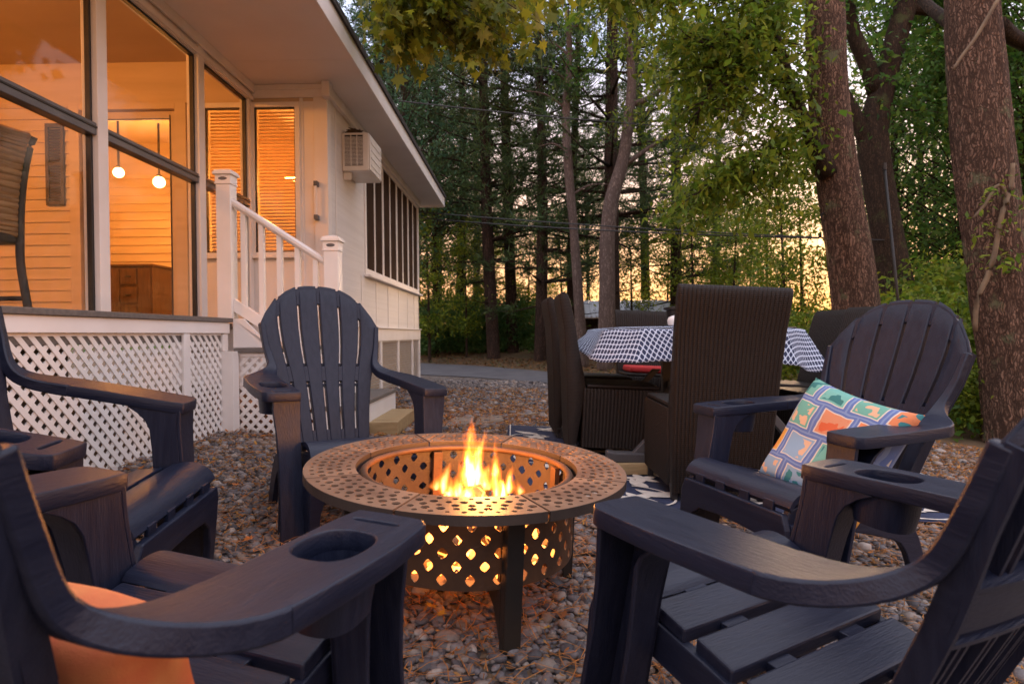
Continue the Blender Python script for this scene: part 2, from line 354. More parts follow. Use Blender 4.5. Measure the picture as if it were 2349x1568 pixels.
# fallen leaves and needles
def litter():
    rng = np.random.default_rng(5)
    xs, ys = scatter(.9, 9.5, 620, rng); n = len(xs); s = rng.uniform(.007, .021, n) * np.clip(ys / 3.2, .62, 1.15)
    base = np.array([(-1, 0, .1), (-.45, .30, .22), (.25, .34, .10), (1, .08, .35), (.35, -.26, .16), (-.5, -.22, .05)]); P = base[None] * s[:, None, None]; P[:, :, 2] *= rng.uniform(-1, 2, (n, 1))
    P = P @ np.transpose(rotm(n, rng, .4), (0, 2, 1)); P += np.stack([xs, ys, gz(xs, ys) + .032], 1)[:, None]
    pal = np.array([(.52, .18, .035), (.38, .13, .03), (.55, .27, .06), (.26, .12, .04), (.42, .22, .07)]); c = pal[rng.integers(0, 5, n)] * rng.uniform(.6, 1.15, (n, 1))
    f = np.arange(6)[None] + 6 * np.arange(n)[:, None]
    tag(fast_mesh('leaf_litter', P.reshape(-1, 3), f, 6, M['drylitter'], np.repeat(c, 6, 0)), 'small curled orange leaves scattered over the gravel', 'leaf litter', kind='stuff')
    xs, ys = scatter(.9, 7, 800, rng); n = len(xs); L_ = rng.uniform(.02, .06, n); bow = rng.normal(0, .25, n)
    t = np.array([-1, 0, 1.]); wv = np.array([.0012, .0016, .0012]); P = np.zeros((n, 6, 3))
    for k in range(3):
        for q, sg in enumerate((-1, 1)):
            P[:, k * 2 + q, 0] = t[k] * L_; P[:, k * 2 + q, 1] = sg * wv[k] + bow * L_ * (1 - t[k] ** 2); P[:, k * 2 + q, 2] = .004 * (1 - t[k] ** 2)
    P = P @ np.transpose(rotm(n, rng, .18), (0, 2, 1)); P += np.stack([xs, ys, gz(xs, ys) + .034], 1)[:, None]
    c = np.array([(.42, .18, .055)]) * rng.uniform(.5, 1.3, (n, 1)); f = np.concatenate([np.array([[0, 1, 3, 2], [2, 3, 5, 4]])[None] + 6 * np.arange(n)[:, None, None]]).reshape(-1, 4)
    tag(fast_mesh('pine_needles', P.reshape(-1, 3), f, 4, M['drylitter'], np.repeat(c, 6, 0)), 'brown pine needles lying between the pebbles', 'pine needles', kind='stuff')
    # leaf litter on the bank beyond the drive
    n = 9000; xs = rng.uniform(-4, 7, n); ys = rng.uniform(12.5, 20, n); k = ys > np.interp(xs, [p.x for p in FAR], [p.y for p in FAR]) + rng.exponential(.05, n); xs, ys = xs[k], ys[k]; n = len(xs); s = rng.uniform(.03, .06, n)
    P = base[None] * s[:, None, None]; P = P @ np.transpose(rotm(n, rng, .4), (0, 2, 1)); P += np.stack([xs, ys, gz(xs, ys) + .03], 1)[:, None]
    pal = np.array([(.20, .09, .035), (.27, .13, .045), (.15, .075, .03), (.10, .10, .03)]); c = pal[rng.integers(0, 4, n)] * rng.uniform(.6, 1.2, (n, 1)); f = np.arange(6)[None] + 6 * np.arange(n)[:, None]
    tag(fast_mesh('bank_litter', P.reshape(-1, 3), f, 6, M['drylitter'], np.repeat(c, 6, 0)), 'russet leaf litter covering the bank beyond the drive', 'leaf litter', kind='stuff')
litter()
MAPLE = [(0, -.55), (.06, -.1), (.30, -.28), (.26, -.05), (.62, .10), (.36, .22), (.40, .40), (.16, .34), (0, .85), (-.16, .34), (-.40, .40), (-.36, .22), (-.62, .10), (-.26, -.05), (-.30, -.28), (-.06, -.1)]
def fallen_leaves():
    me = bpy.data.meshes.new('fallen_leaf'); me.from_pydata([(x, y, .18 * abs(x) + .12 * y * y) for x, y in MAPLE] + [(0, 0, 0)], [], [(i, (i + 1) % 16, 16) for i in range(16)]); me.update()
    cols = [('orange', (.55, .17, .03)), ('yellow', (.55, .36, .05)), ('brown', (.25, .10, .035))]
    ms = [mat('%s_maple_leaf' % n, c, .6, tuple(q * .6 for q in c), 14) for n, c in cols]; mes = []
    for m in ms: q = me.copy(); q.materials.append(m); mes.append(q)
    spots = [(575, 1262, 0, .05), (630, 1165, 0, .035), (940, 1405, 1, .035), (1190, 1360, 0, .03), (1250, 1480, 1, .03), (985, 1425, 1, .04), (1010, 1440, 1, .03), (2060, 1240, 0, .03), (600, 1130, 0, .03), (1400, 1240, 0, .025), (1145, 1400, 2, .03), (870, 880, 0, .05), (930, 940, 2, .05), (1110, 905, 0, .05), (1260, 930, 0, .05), (540, 1130, 0, .04), (1290, 1440, 2, .03), (2250, 1440, 0, .03), (1930, 1280, 0, .03), (520, 1200, 2, .03)]
    r = random.Random(3)
    for u, v, k, s in spots:
        p = ground_hit(u, v); o = bpy.data.objects.new('fallen_leaf', mes[k]); COL.objects.link(o)
        o.location = (p.x, p.y, p.z + .04); o.rotation_euler = (r.uniform(-.5, .5), r.uniform(-.5, .5), r.uniform(0, 6.3)); o.scale = (s, s, s)
        tag(o, ['single orange maple leaf fallen on the pebbles', 'single yellow maple leaf fallen on the pebbles', 'single brown maple leaf fallen on the pebbles'][k], 'leaf', ['orange leaves on the gravel', 'yellow leaves on the gravel', 'brown leaves on the gravel'][k])
fallen_leaves()

# ------------------------------------------------------------------ house
HO = Vector((-2.4, 5.8, 0)); HR = -math.atan(.018)
house = empty('house', HO, HR, 'low white house with glazed porch, lattice skirting and wide eaves', 'house')
DECK, HEAD, SOF = .95, 2.98, 3.13
def hground(x, y):
    p = Matrix.Rotation(HR, 4, 'Z') @ Vector((x, y, 0)) + HO; return gzf(p.x, p.y)
def hb(name, x, y, z, m='white', bevel=.003, parent=None): return box(name, x, y, z, M[m] if isinstance(m, str) else m, parent or house, bevel)
# porch floor, deck and posts
hb('deck_fascia', (.485, .51), (-5.2, -1.52), (.852, .925))
for i in range(5):
    hb('deck_board', (.525 - .14 * (i + 1) + .004, .525 - .14 * i), (-5.2, -1.50), (.926, .955), 'deck', .004)
hb('porch_floor', (-3.7, -.18), (-5.2, 2.3), (.90, .952), 'deck')
hb('deck_edge_beam', (.46, .484), (-5.2, -1.54), (.80, .92), 'deck')
for y in (-3.24, -2.09, -.94):
    hb('porch_post', (-.05, .045), (y - .045, y + .045), (.955, SOF - .02), 'white', .004)
hb('porch_post', (-.05, .03), (-.085, -.004), (.955, HEAD))
hb('header_beam', (-.06, .030), (-5.2, -.003), (HEAD + .001, SOF - .012))
hb('header_trim', (.046, .066), (-5.2, -.003), (HEAD + .075, SOF - .002))
hb('header_trim', (.030, .050), (-5.2, -.006), (HEAD + .008, HEAD + .05))
glass_m, nt, b = nodes('porch_glazing')
tr_ = N(nt, 'ShaderNodeBsdfTransparent'); gl_ = N(nt, 'ShaderNodeBsdfGlossy'); gl_.inputs['Roughness'].default_value = .04; lwf = N(nt, 'ShaderNodeLayerWeight'); lwf.inputs['Blend'].default_value = .35; lw = N(nt, 'ShaderNodeMapRange'); lw.inputs[3].default_value = .01; lw.inputs[4].default_value = .06; nt.links.new(lwf.outputs['Facing'], lw.inputs[0])
tr_.inputs['Color'].default_value = (.93, .93, .92, 1)
mxs = N(nt, 'ShaderNodeMixShader'); nt.links.new(lw.outputs[0], mxs.inputs[0]); nt.links.new(tr_.outputs[0], mxs.inputs[1]); nt.links.new(gl_.outputs[0], mxs.inputs[2]); nt.links.new(mxs.outputs[0], nt.nodes['Material Output'].inputs['Surface'])
M['glass'] = glass_m
RAILZ = 2.04
for y0, y1 in ((-3.195, -2.135), (-2.045, -.985), (-.895, -.085)):
    r = hb('mid_rail', (-.036, .036), (y0, y1), (RAILZ - .036, RAILZ + .036), 'greymetal', .004)
    MB().box((.0365, .042), (y0 + .001, y1 - .001), (RAILZ + .004, RAILZ + .014)).build('rail_bead', M['darkmetal'], r)
    w = MB(); w.box((-.02, .012), (y0, y0 + .018), (.956, HEAD)); w.box((-.02, .012), (y1 - .018, y1), (.956, HEAD)); w.box((-.02, .012), (y0 + .018, y1 - .018), (.956, .975)); w.box((-.02, .012), (y0 + .018, y1 - .018), (HEAD - .018, HEAD))
    wf = w.build('window_frame', M['darkmetal'], house, .002)
    MB().box((-.006, -.002), (y0 + .0185, y1 - .0185), (.976, RAILZ - .037)).build('pane', M['glass'], wf)
    MB().box((-.006, -.002), (y0 + .0185, y1 - .0185), (RAILZ + .037, HEAD - .019)).build('pane', M['glass'], wf)
# lattice skirting
def lattice(axis, w0, a0, a1, zb0, zb1, zt, parent, off=0):
    """two layers of diagonal slats in the rectangle a0..a1 x zb..zt; axis is the direction the panel faces"""
    pitch, wd = .0495, .0245; zb = min(zb0, zb1) - .05; r2 = math.sqrt(.5)
    for sgn, d in ((1, 0.0), (-1, .0055)):
        cs = [a * sgn * r2 + b_ * r2 for a in (a0, a1) for b_ in (zb, zt)]; k = math.ceil(min(cs) / pitch)
        while k * pitch < max(cs):
            c = k * pitch; k += 1            # line: sgn*a + z = c/r2
            pts = []
            for a in (a0, a1):
                z = c / r2 - sgn * a
                if zb <= z <= zt: pts.append((a, z))
            for z in (zb, zt):
                a = (c / r2 - z) * sgn
                if a0 < a < a1: pts.append((a, z))
            if len(pts) < 2: continue
            p, q = pts[0], pts[1]; L_ = math.hypot(q[0] - p[0], q[1] - p[1])
            if L_ < .03: continue
            u = ((q[0] - p[0]) / L_, (q[1] - p[1]) / L_); n_ = (-u[1] * wd / 2, u[0] * wd / 2)
            P4 = [(p[0] + n_[0], p[1] + n_[1]), (q[0] + n_[0], q[1] + n_[1]), (q[0] - n_[0], q[1] - n_[1]), (p[0] - n_[0], p[1] - n_[1])]
            MB().prism(P4, axis, w0 - d - .005, w0 - d).build('slat', M['white_vinyl'], parent)
lp = hb('lattice_panel', (.4875, .4895), (-5.2, -2.09), (.838, .851), 'white', 0)
lattice('x', .487, -3.55, -2.09, hground(.49, -3.5), hground(.49, -2.1), .85, lp)
lp = hb('lattice_panel', (.4875, .4895), (-2.0, -1.605), (.838, .851), 'white', 0)
lattice('x', .487, -2.02, -1.60, hground(.49, -2), hground(.49, -1.6), .85, lp)
hb('skirting_stile', (.4875, .505), (-2.09, -2.02), (hground(.49, -2) - .05, .851), 'white')
hb('skirting_post', (.475, .565), (-1.60, -1.51), (hground(.5, -1.5) - .05, .73), 'white')
hb('skirting_post', (.475, .500), (-1.60, -1.525), (.732, .849), 'white')
hb('skirting_back', (-.6, -.55), (-5.2, -1.6), (-.1, .88), 'deck', 0)
# end wall with sliding door and two blind-hung windows
D0, D1 = -1.62, -.62
WINS = [(-.40, -.07), (.055, .43)]; WZ0, WZ1 = 1.60, HEAD - .01
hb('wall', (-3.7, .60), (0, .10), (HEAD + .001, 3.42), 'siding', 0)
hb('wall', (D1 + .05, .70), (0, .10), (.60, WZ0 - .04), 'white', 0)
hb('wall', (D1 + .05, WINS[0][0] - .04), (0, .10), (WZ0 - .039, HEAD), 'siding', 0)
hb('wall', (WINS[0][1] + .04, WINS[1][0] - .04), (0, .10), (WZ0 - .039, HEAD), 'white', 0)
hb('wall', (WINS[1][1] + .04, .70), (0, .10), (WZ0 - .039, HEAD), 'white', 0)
hb('frieze_board', (.032, .69), (-.020, -.002), (HEAD + .03, SOF - .004), 'white')
hb('frieze_board', (.032, .69), (-.034, -.021), (SOF - .05, SOF - .004), 'white')
hb('corner_board', (.60, .728), (-.016, -.001), (.60, SOF - .002), 'white')
hb('corner_board', (.702, .722), (.0, .11), (.60, SOF - .05), 'white')
for x0, x1 in ((.47, .50),):
    hb('batten', (x0, x1), (-.012, -.001), (.60, HEAD + .03), 'white')
blind_m, nt, b = nodes('blind_slat'); b.inputs['Base Color'].default_value = (.72, .58, .38, 1); b.inputs['Roughness'].default_value = .6
t_ = N(nt, 'ShaderNodeBsdfTranslucent'); t_.inputs['Color'].default_value = (.9, .62, .30, 1); mxs = N(nt, 'ShaderNodeMixShader'); mxs.inputs[0].default_value = .3
nt.links.new(b.outputs[0], mxs.inputs[1]); nt.links.new(t_.outputs[0], mxs.inputs[2]); nt.links.new(mxs.outputs[0], nt.nodes['Material Output'].inputs['Surface'])
for x0, x1 in WINS:
    fr = MB(); fr.box((x0 - .045, x0), (-.03, .05), (WZ0 - .04, WZ1 + .0)); fr.box((x1, x1 + .045), (-.03, .05), (WZ0 - .04, WZ1)); fr.box((x0, x1), (-.03, .05), (WZ1 - .045, WZ1)); fr.box((x0, x1), (-.03, .05), (WZ0 - .04, WZ0))
    w = fr.build('window', M['white'], house, .003)
    hb('window_sill', (x0 - .05, x1 + .05), (-.05, -.031), (WZ0 - .055, WZ0 - .03), 'white', .003, w)
    g = MB(); g.box((x0, x0 + .010), (-.012, .012), (WZ0, WZ1 - .045)); g.box((x1 - .010, x1), (-.012, .012), (WZ0, WZ1 - .045)); g.box((x0 + .01, x1 - .01), (-.012, .012), (WZ0, WZ0 + .012)); g.box((x0 + .01, x1 - .01), (-.012, .012), (WZ1 - .057, WZ1 - .045))
    g.build('gasket', M['black'], w)
    MB().box((x0 + .01, x1 - .01), (-.003, .001), (WZ0 + .012, WZ1 - .057)).build('pane', M['glass'], w)
    z = WZ0 + .03
    while z < WZ1 - .06:
        MB().prism([(.046, z - .012), (.049, z - .013), (.072, z + .013), (.069, z + .014)], 'x', x0 + .012, x1 - .012).build('slat', blind_m, w); z += .031
# sliding door: two stiles, rails, glazed leaf
for x0, x1 in ((D0 - .04, D0 + .055), (D1 - .055, D1 + .05)): hb('door_jamb', (x0, x1), (-.035, .10), (.953, HEAD - .002), 'siding')
hb('door_head', (D0 + .056, D1 - .056), (-.035, .10), (HEAD - .06, HEAD - .002), 'siding')
leaf = MB(); leaf.box((D0 + .10, D0 + .16), (.02, .05), (.955, HEAD - .062)); leaf.box((D1 - .12, D1 - .058), (.02, .05), (.955, HEAD - .062)); leaf.box((D0 + .16, D1 - .12), (.02, .05), (HEAD - .13, HEAD - .062)); leaf.box((D0 + .16, D1 - .12), (.02, .05), (.955, 1.03))
dl = leaf.build('sliding_door', M['siding'], house, .003)
MB().box((D0 + .161, D1 - .121), (.032, .037), (1.031, HEAD - .131)).build('pane', M['glass'], dl)
MB().box((D0 + .115, D0 + .145), (-.03, .019), (1.86, 2.06)).build('handle', M['black'], dl, .006)
for x0 in (D0 + .161, D1 - .129, D0 + .062, D1 - .066): MB().box((x0, x0 + .008), (.012, .031), (1.0, HEAD - .10)).build('gasket', M['black'], dl)
MB().box((D0 + .161, D1 - .121), (.012, .031), (HEAD - .142, HEAD - .131)).build('gasket', M['black'], dl)
# clapboards left of the door and in the room behind it
def boards(x0, x1, yf, z0, z1, step=.105):
    z = z0
    while z < z1 - .02:
        t = min(z + step + .012, z1)
        MB().prism([(yf - .022, z), (yf, z), (yf, t), (yf - .006, t)], 'x', x0, x1).build('siding_board', M['siding'], house, 0); z += step
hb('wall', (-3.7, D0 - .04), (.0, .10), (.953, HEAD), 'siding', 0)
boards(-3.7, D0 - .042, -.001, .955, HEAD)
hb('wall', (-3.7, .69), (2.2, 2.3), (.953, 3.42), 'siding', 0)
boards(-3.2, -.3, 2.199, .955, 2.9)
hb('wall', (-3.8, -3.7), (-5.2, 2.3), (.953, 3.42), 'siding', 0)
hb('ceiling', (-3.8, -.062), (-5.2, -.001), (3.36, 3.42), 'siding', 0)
hb('ceiling', (-3.69, .69), (.101, 2.199), (3.30, 3.42), 'siding', 0)
sh = MB(); sh.box((-1.875, -1.845), (-.045, -.023), (2.05, 2.80)); sh.box((-1.735, -1.705), (-.045, -.023), (2.05, 2.80))
for z0, z1 in ((2.05, 2.09), (2.41, 2.45), (2.76, 2.80)): sh.box((-1.845, -1.735), (-.045, -.023), (z0, z1))
sht = sh.build('shutter', M['shutter'], house, .003)
for z0, z1 in ((2.10, 2.40), (2.46, 2.75)):
    z = z0
    while z < z1: MB().prism([(-.042, z), (-.038, z), (-.026, z + .022), (-.030, z + .022)], 'x', -1.844, -1.736).build('louvre', M['shutter'], sht); z += .027
# long side wall, its window band and skirting
SXW, SE = .70, 5.10
hb('wall', (.58, SXW), (.101, 1.40), (.74, SOF), mat('scored_siding', (.78, .75, .72), .5, (.72, .69, .66), 2, bump=.35, bscale=16, stretch=(.2, .2, 14)), 0)
side_m = bpy.data.materials['scored_siding']
hb('wall', (.58, SXW), (1.401, SE), (.74, 1.53), side_m, 0)
hb('wall', (.58, SXW), (1.401, SE), (3.05, SOF), side_m, 0)
hb('wall', (-3.6, SXW), (SE - .1, SE), (.0, SOF), side_m, 0)
for y in (.30, 1.22, 1.92, 2.60, 3.30, 4.0, 4.6): hb('batten', (SXW + .001, SXW + .006), (y, y + .035), (.93, 1.50), 'white', .001)
hb('batten', (SXW + .001, SXW + .006), (.30, .335), (1.502, SOF - .05), 'white', .001)
wb = MB(); wb.box((SXW - .05, SXW + .012), (1.401, 1.47), (1.531, 3.05)); wb.box((SXW - .05, SXW + .012), (SE - .07, SE - .002), (1.531, 3.05)); wb.box((SXW - .05, SXW + .012), (1.47, SE - .07), (2.99, 3.05)); wb.box((SXW - .05, SXW + .014), (1.47, SE - .07), (1.531, 1.60))
wbo = wb.build('window_band', M['white'], house, .003)
hb('window_sill', (SXW + .002, SXW + .07), (1.38, SE), (1.50, 1.529), 'white', .004, wbo)
screen_m = mat('screen_mesh', (.035, .018, .011), .75, (.055, .028, .016), 3, spec=.05)
n_p = 8; yw = (SE - .07 - 1.47) / n_p
for i in range(n_p):
    y0 = 1.47 + i * yw
    MB().box((SXW - .012, SXW - .006), (y0 + .008, y0 + yw - .008), (1.601, 2.989)).build('pane', screen_m, wbo)
    if i: MB().box((SXW - .010, SXW + (.006 if i % 2 == 0 else .003)), (y0 - (.034 if i % 2 == 0 else .022), y0 + (.034 if i % 2 == 0 else .022)), (1.601, 2.989)).build('mullion', M['white'], wbo, .002)
hb('crown_trim', (SXW + .002, SXW + .05), (.0, SE), (SOF - .10, SOF - .002), 'white')
hb('crown_trim', (SXW + .002, SXW + .075), (-.10, -.001), (SOF - .14, SOF - .002), 'white')
hb('base_band', (SXW - .01, SXW + .022), (.12, SE + .01), (.755, .925), 'white')
hb('base_band', (SXW - .01, SXW + .045), (.12, SE + .012), (.915, .93), 'white')
lou = MB(); z = -.06
while z < .74: lou.prism([(SXW - .03, z), (SXW - .026, z), (SXW + .004, z + .03), (SXW, z + .03)], 'y', .9, SE); z += .034
lo_ = lou.build('louvred_skirting', M['white'], house); lo_['kind'] = 'stuff'
hb('skirting_back', (SXW - .12, SXW - .1), (.1, SE), (-.1, .75), 'siding', 0)
for y in (1.0, 2.1, 3.2, 4.35, 5.02): hb('skirting_stile', (SXW - .01, SXW + .014), (y, y + .09), (-.1, .754), 'white')
hb('skirting_panel', (SXW - .02, SXW - .001), (.1, .9), (-.1, .754), 'white')
# eaves, fascia and roof
EX, Y0, Y1 = 1.10, -5.4, 5.42
y = Y0
while y < Y1:
    hb('soffit_panel', (-.058, EX), (y, min(y + 1.216, Y1)), (SOF, SOF + .012), 'white_soffit', .001); y += 1.22
hb('fascia', (EX + .001, EX + .026), (Y0, Y1), (SOF - .035, SOF + .15), 'white')
hb('fascia', (-3.9, EX), (Y1 + .001, Y1 + .026), (SOF - .035, SOF + .15), 'white')
MB().prism([(EX + .05, SOF + .152), (EX + .05, SOF + .175), (-4.0, 4.72), (-4.0, 4.66)], 'y', Y0 - .05, Y1 + .06).build('roof', M['roof'], house)
hb('roof_edge', (EX + .027, EX + .048), (Y0, Y1 + .05), (SOF + .125, SOF + .168), 'roof', .002)
# grab handle by the corner
gh = hb('grab_handle', (.615, .640), (-.075, -.060), (1.90, 2.22), 'white', .004)
for z in (1.885, 2.19): hb('bracket', (.612, .648), (-.08, -.017), (z, z + .045), 'greymetal', .004, gh)
# warm lamps inside the porch and the room (globe lamps)
globe_m = emit('lit_globe', (1.0, .60, .22), 9)
def globe(u, v, Y, power, r, label, hang):
    p = at(u, v, Y); o = empty('globe_lamp', p, 0, label, 'lamp')
    mb = MB(); mb.lathe([(.001, -r)] + [(r * math.cos(t), r * math.sin(t)) for t in np.linspace(-1.4, 1.3, 10)] + [(r * .2, r)], 20); mb.build('globe', globe_m, o, 0, 180)
    mb = MB(); mb.lathe([(r * .45, r * .9), (r * .45, r * 1.25), (.012, r * 1.4), (.012, hang)], 14); mb.build('stem', M['iron'], o, 0, 40)
    l = bpy.data.lights.new('lamp_light', 'POINT'); l.energy = power; l.color = (1.0, .38, .08); l.shadow_soft_size = r
    lo = bpy.data.objects.new('lamp_light', l); COL.objects.link(lo); lo.parent = o; lo.location = (0, -r * 1.6, -.02)
globe(365, 418, 7.3, 28, .065, 'round glowing lamp hung above the cabinet behind the sliding door', .86)
globe(272, 396, 6.9, 18, .055, 'smaller glowing lamp hung beside the post, behind the sliding door', .86)
def porch_lamp():
    o = empty('ceiling_lamp', Matrix.Rotation(HR, 4, 'Z') @ Vector((-1.9, -2.6, 3.36)) + HO, 0, 'domed ceiling lamp lighting the porch', 'lamp')
    mb = MB(); mb.lathe([(.001, -.10), (.07, -.095), (.12, -.06), (.14, -.012)], 24); mb.build('dome', globe_m, o, 0, 180)
    mb = MB(); mb.lathe([(.15, -.012), (.155, -.006), (.15, 0)], 24); mb.build('rim', M['greymetal'], o, 0, 40)
    l = bpy.data.lights.new('lamp_light', 'POINT'); l.energy = 72; l.color = (1.0, .34, .06); l.shadow_soft_size = .1
    lo = bpy.data.objects.new('lamp_light', l); COL.objects.link(lo); lo.parent = o; lo.location = (0, 0, -.2)
    o = empty('room_lamp', Matrix.Rotation(HR, 4, 'Z') @ Vector((.1, .9, 2.55)) + HO, 0, 'hanging lamp glowing behind the window blinds', 'lamp')
    mb = MB(); mb.lathe([(.05, .10), (.11, -.05), (.105, -.05), (.045, .10)], 24); mb.build('shade', M['siding'], o, 0, 40)
    mb = MB(); mb.lathe([(.001, -.04), (.03, -.02), (.03, .02), (.012, .05)], 16); mb.build('bulb', globe_m, o, 0, 180)
    MB().tube([(0, 0, .10), (0, 0, .75)], .006).build('cord', M['black'], o)
    l = bpy.data.lights.new('lamp_light', 'POINT'); l.energy = 40; l.color = (1.0, .36, .07); l.shadow_soft_size = .05
    lo = bpy.data.objects.new('lamp_light', l); COL.objects.link(lo); lo.parent = o; lo.location = (0, 0, -.09)
porch_lamp()
# cabinet inside
def cabinet():
    p = at(315, 650, 7.3); o = empty('cabinet', (p.x, 7.35, .953), HR, 'dark wooden cabinet with drawers behind the sliding door', 'cabinet')
    MB().box((-.27, .27), (-.2, .2), (.0, .68)).build('body', M['cabinet'], o, .006); MB().box((-.29, .29), (-.22, .21), (.681, .71)).build('top', M['cabinet'], o, .006)
    for z in (.06, .27, .48): 
        d = MB().box((-.09, .09), (-.215, -.2005), (z, z + .18)).build('drawer', M['cabinet'], o, .004); MB().box((-.03, .03), (-.23, -.2155), (z + .08, z + .095)).build('handle', M['black'], d, .003)
    for x in (-.25, .11): MB().box((x, x + .14), (-.215, -.2005), (.06, .66)).build('door', M['cabinet'], o, .004)
cabinet()
def porch_chair():
    """wicker dining chair standing on the porch; only its curved back and rear leg show"""
    p = at(38, 690, 3.55); o = empty('porch_chair', (p.x, 3.55, .953), 0, 'dark framed wicker chair with curved back inside the porch', 'chair')
    prof = [(.10, -.02), (.075, .12), (.05, .30), (.05, .45), (.055, .60), (.075, .78), (.11, .94), (.135, 1.0)]
    for yy in (-.03, -.50):
        mb = MB(); mb.tube([(x, yy, z) for x, z in smooth_pts(prof, 4, False)], .022, 10); mb.build('back_leg', M['black'], o, 0, 60)
    mb = MB(); n = 34; P = smooth_pts([p_ for p_ in prof if p_[1] > .4], 20, False)
    mb.grid(lambda i, j: (P[i].x - .012 + .0035 * math.sin(i * 1.57) - .04 * math.sin(math.pi * j / 10), -.05 - .43 * j / 10, P[i].y), len(P), 11)
    q = mb.build('backrest', mat('brown_wicker', (.40, .25, .12), .6, (.24, .14, .065), 14, bump=.4, bscale=60, stretch=(1, .3, 5)), o, 0, 180); q.modifiers.new('solid', 'SOLIDIFY').thickness = .02
    MB().box((-.45, .05), (-.52, -.01), (.40, .45)).build('seat', M['black'], o, .01); MB().tube([(-.42, -.03, 0), (-.42, -.03, .40)], .02).build('front_leg', M['black'], o); MB().tube([(-.42, -.5, 0), (-.42, -.5, .40)], .02).build('front_leg', M['black'], o)
    MB().tube([(-.42, -.03, .10), (.08, -.03, .10)], .014).build('stretcher', M['black'], o)
porch_chair()

# ------------------------------------------------------------------ stairs beside the porch
def stairs():
    o = empty('porch_stairs', HO, HR, 'white stairs with slatted railing and capped posts beside the porch', 'stairs')
    yf, yb = -1.50, -.12
    g = hground(.9, -1.5)
    for i, (x0, x1, z) in enumerate(((.535, .84, .75), (.815, 1.10, .55), (1.075, 1.36, .35))):
        MB().box((x0, x1), (yf - .03, yb), (z - .03, z)).build('tread', M['deck'], o, .004)
        MB().box((x1 - .03, x1 - .012), (yf + .02, yb), (z - .20, z - .031)).build('riser', M['white'], o, .002)
    MB().prism([(.527, .951), (.527, .752), (.80, .752), (.84, .70), (.60, .951)], 'y', yf - .012, yf + .012).build('stringer', M['white'], o, .003)
    MB().prism([(.84, .719), (1.08, .50), (1.09, .30), (1.36, .14), (1.36, .05), (1.18, .05), (1.18, .45), (.845, .60)], 'y', yf + .03, yf + .05).build('stringer', M['white'], o, .003)
    MB().box((1.10, 1.18), (yf - .002, yf + .02), (g - .05, .47)).build('lattice_stile', M['white'], o, .003)
    MB().box((.567, 1.10), (yf - .002, yf + .02), (.69, .719)).build('lattice_rail', M['white'], o, .003)
    lp = MB().box((.567, 1.10), (yf + .021, yf + .03), (.695, .715)).build('lattice_panel', M['white'], o)
    lattice('y', yf + .016, .560, 1.11, g, g, .70, lp)
    def post(x, z0, z1):
        w = .05; p = MB().box((x - w, x + w), (yf - w + .03, yf + w + .03), (z0, z1)).build('railing_post', M['white_vinyl'], o, .004)
        c = MB()
        for q, za, zb in ((.056, z1 - .055, z1 - .045), (.053, z1 - .045, z1 + .01), (.066, z1 + .01, z1 + .028), (.058, z1 + .028, z1 + .04)): c.box((x - q, x + q), (yf - q + .03, yf + q + .03), (za, zb))
        c.add([(x - .058, yf + .03 - .058, z1 + .0402), (x + .058, yf + .03 - .058, z1 + .0402), (x + .058, yf + .03 + .058, z1 + .0402), (x - .058, yf + .03 + .058, z1 + .0402), (x, yf + .03, z1 + .058)], [(0, 1, 4), (1, 2, 4), (2, 3, 4), (3, 0, 4), (0, 3, 2, 1)])
        cap = c.build('post_cap', M['white_vinyl'], p, .002)
        e = MB(); e.add([(x + q[0], yf + .03 - .0535, z1 - .018 + q[1]) for q in oval(0, 0, .030, .012, 16)], [tuple(range(16))]).build('cap_scroll', M['greymetal'], p)
    post(.475, .952, 1.92); post(1.205, g - .03, 1.46)
    x0, x1, zt0, zt1 = .525, 1.155, 1.745, 1.335; zb0, zb1 = 1.045, .635
    def rail(name, za, zb, prof):
        rings = [[(x, yf + .03 + py, z + pz) for py, pz in prof] for x, z in ((x0, za), (x1, zb))]; MB().loft(rings).build(name, M['white_vinyl'], o, .003)
    rail('handrail', zt0, zt1, [(-.035, -.01), (-.035, .012), (-.022, .028), (.022, .028), (.035, .012), (.035, -.01), (.020, -.03), (-.020, -.03)])
    rail('bottom_rail', zb0, zb1, [(-.022, -.045), (-.022, .045), (.022, .045), (.022, -.045)])
    for k in range(5):
        t = (k + .55) / 5.1; x = x0 + (x1 - x0) * t; za = zb0 + (zb1 - zb0) * t + .03; zb_ = zt0 + (zt1 - zt0) * t - .015
        MB().box((x - .018, x + .018), (yf + .012, yf + .048), (za, zb_)).build('baluster', M['white_vinyl'], o, .003)
    MB().box((.90, .93), (yf + .02, yf + .04), (.30, .62)).build('post_brace', M['white'], o, .003)
stairs()
def platform():
    x0, x1, y0, y1 = -1.42, -.86, 4.68, 5.52; g = gzf(-1.1, 5.1)
    o = empty('wooden_step', (-1.1, 5.1, g), 0, 'low step of raw yellow lumber on the gravel by the stairs', 'step')
    X0, X1, Yn, Yf = -.30, .24, -.42, .42
    MB().box((X0, X1), (Yn, Yn + .10), (-.02, .10)).build('beam', M['lumber'], o, .004)
    MB().box((.0, X1), (Yn + .101, Yf), (.0, .102)).build('plank', M['lumber'], o, .004)
    MB().box((X0, -.004), (Yn + .34, Yf), (.0, .101)).build('plank', M['lumber'], o, .004)
    MB().box((X0, -.004), (Yn + .101, Yn + .339), (-.01, .06)).build('block', M['cabinet'], o, .004)
platform()
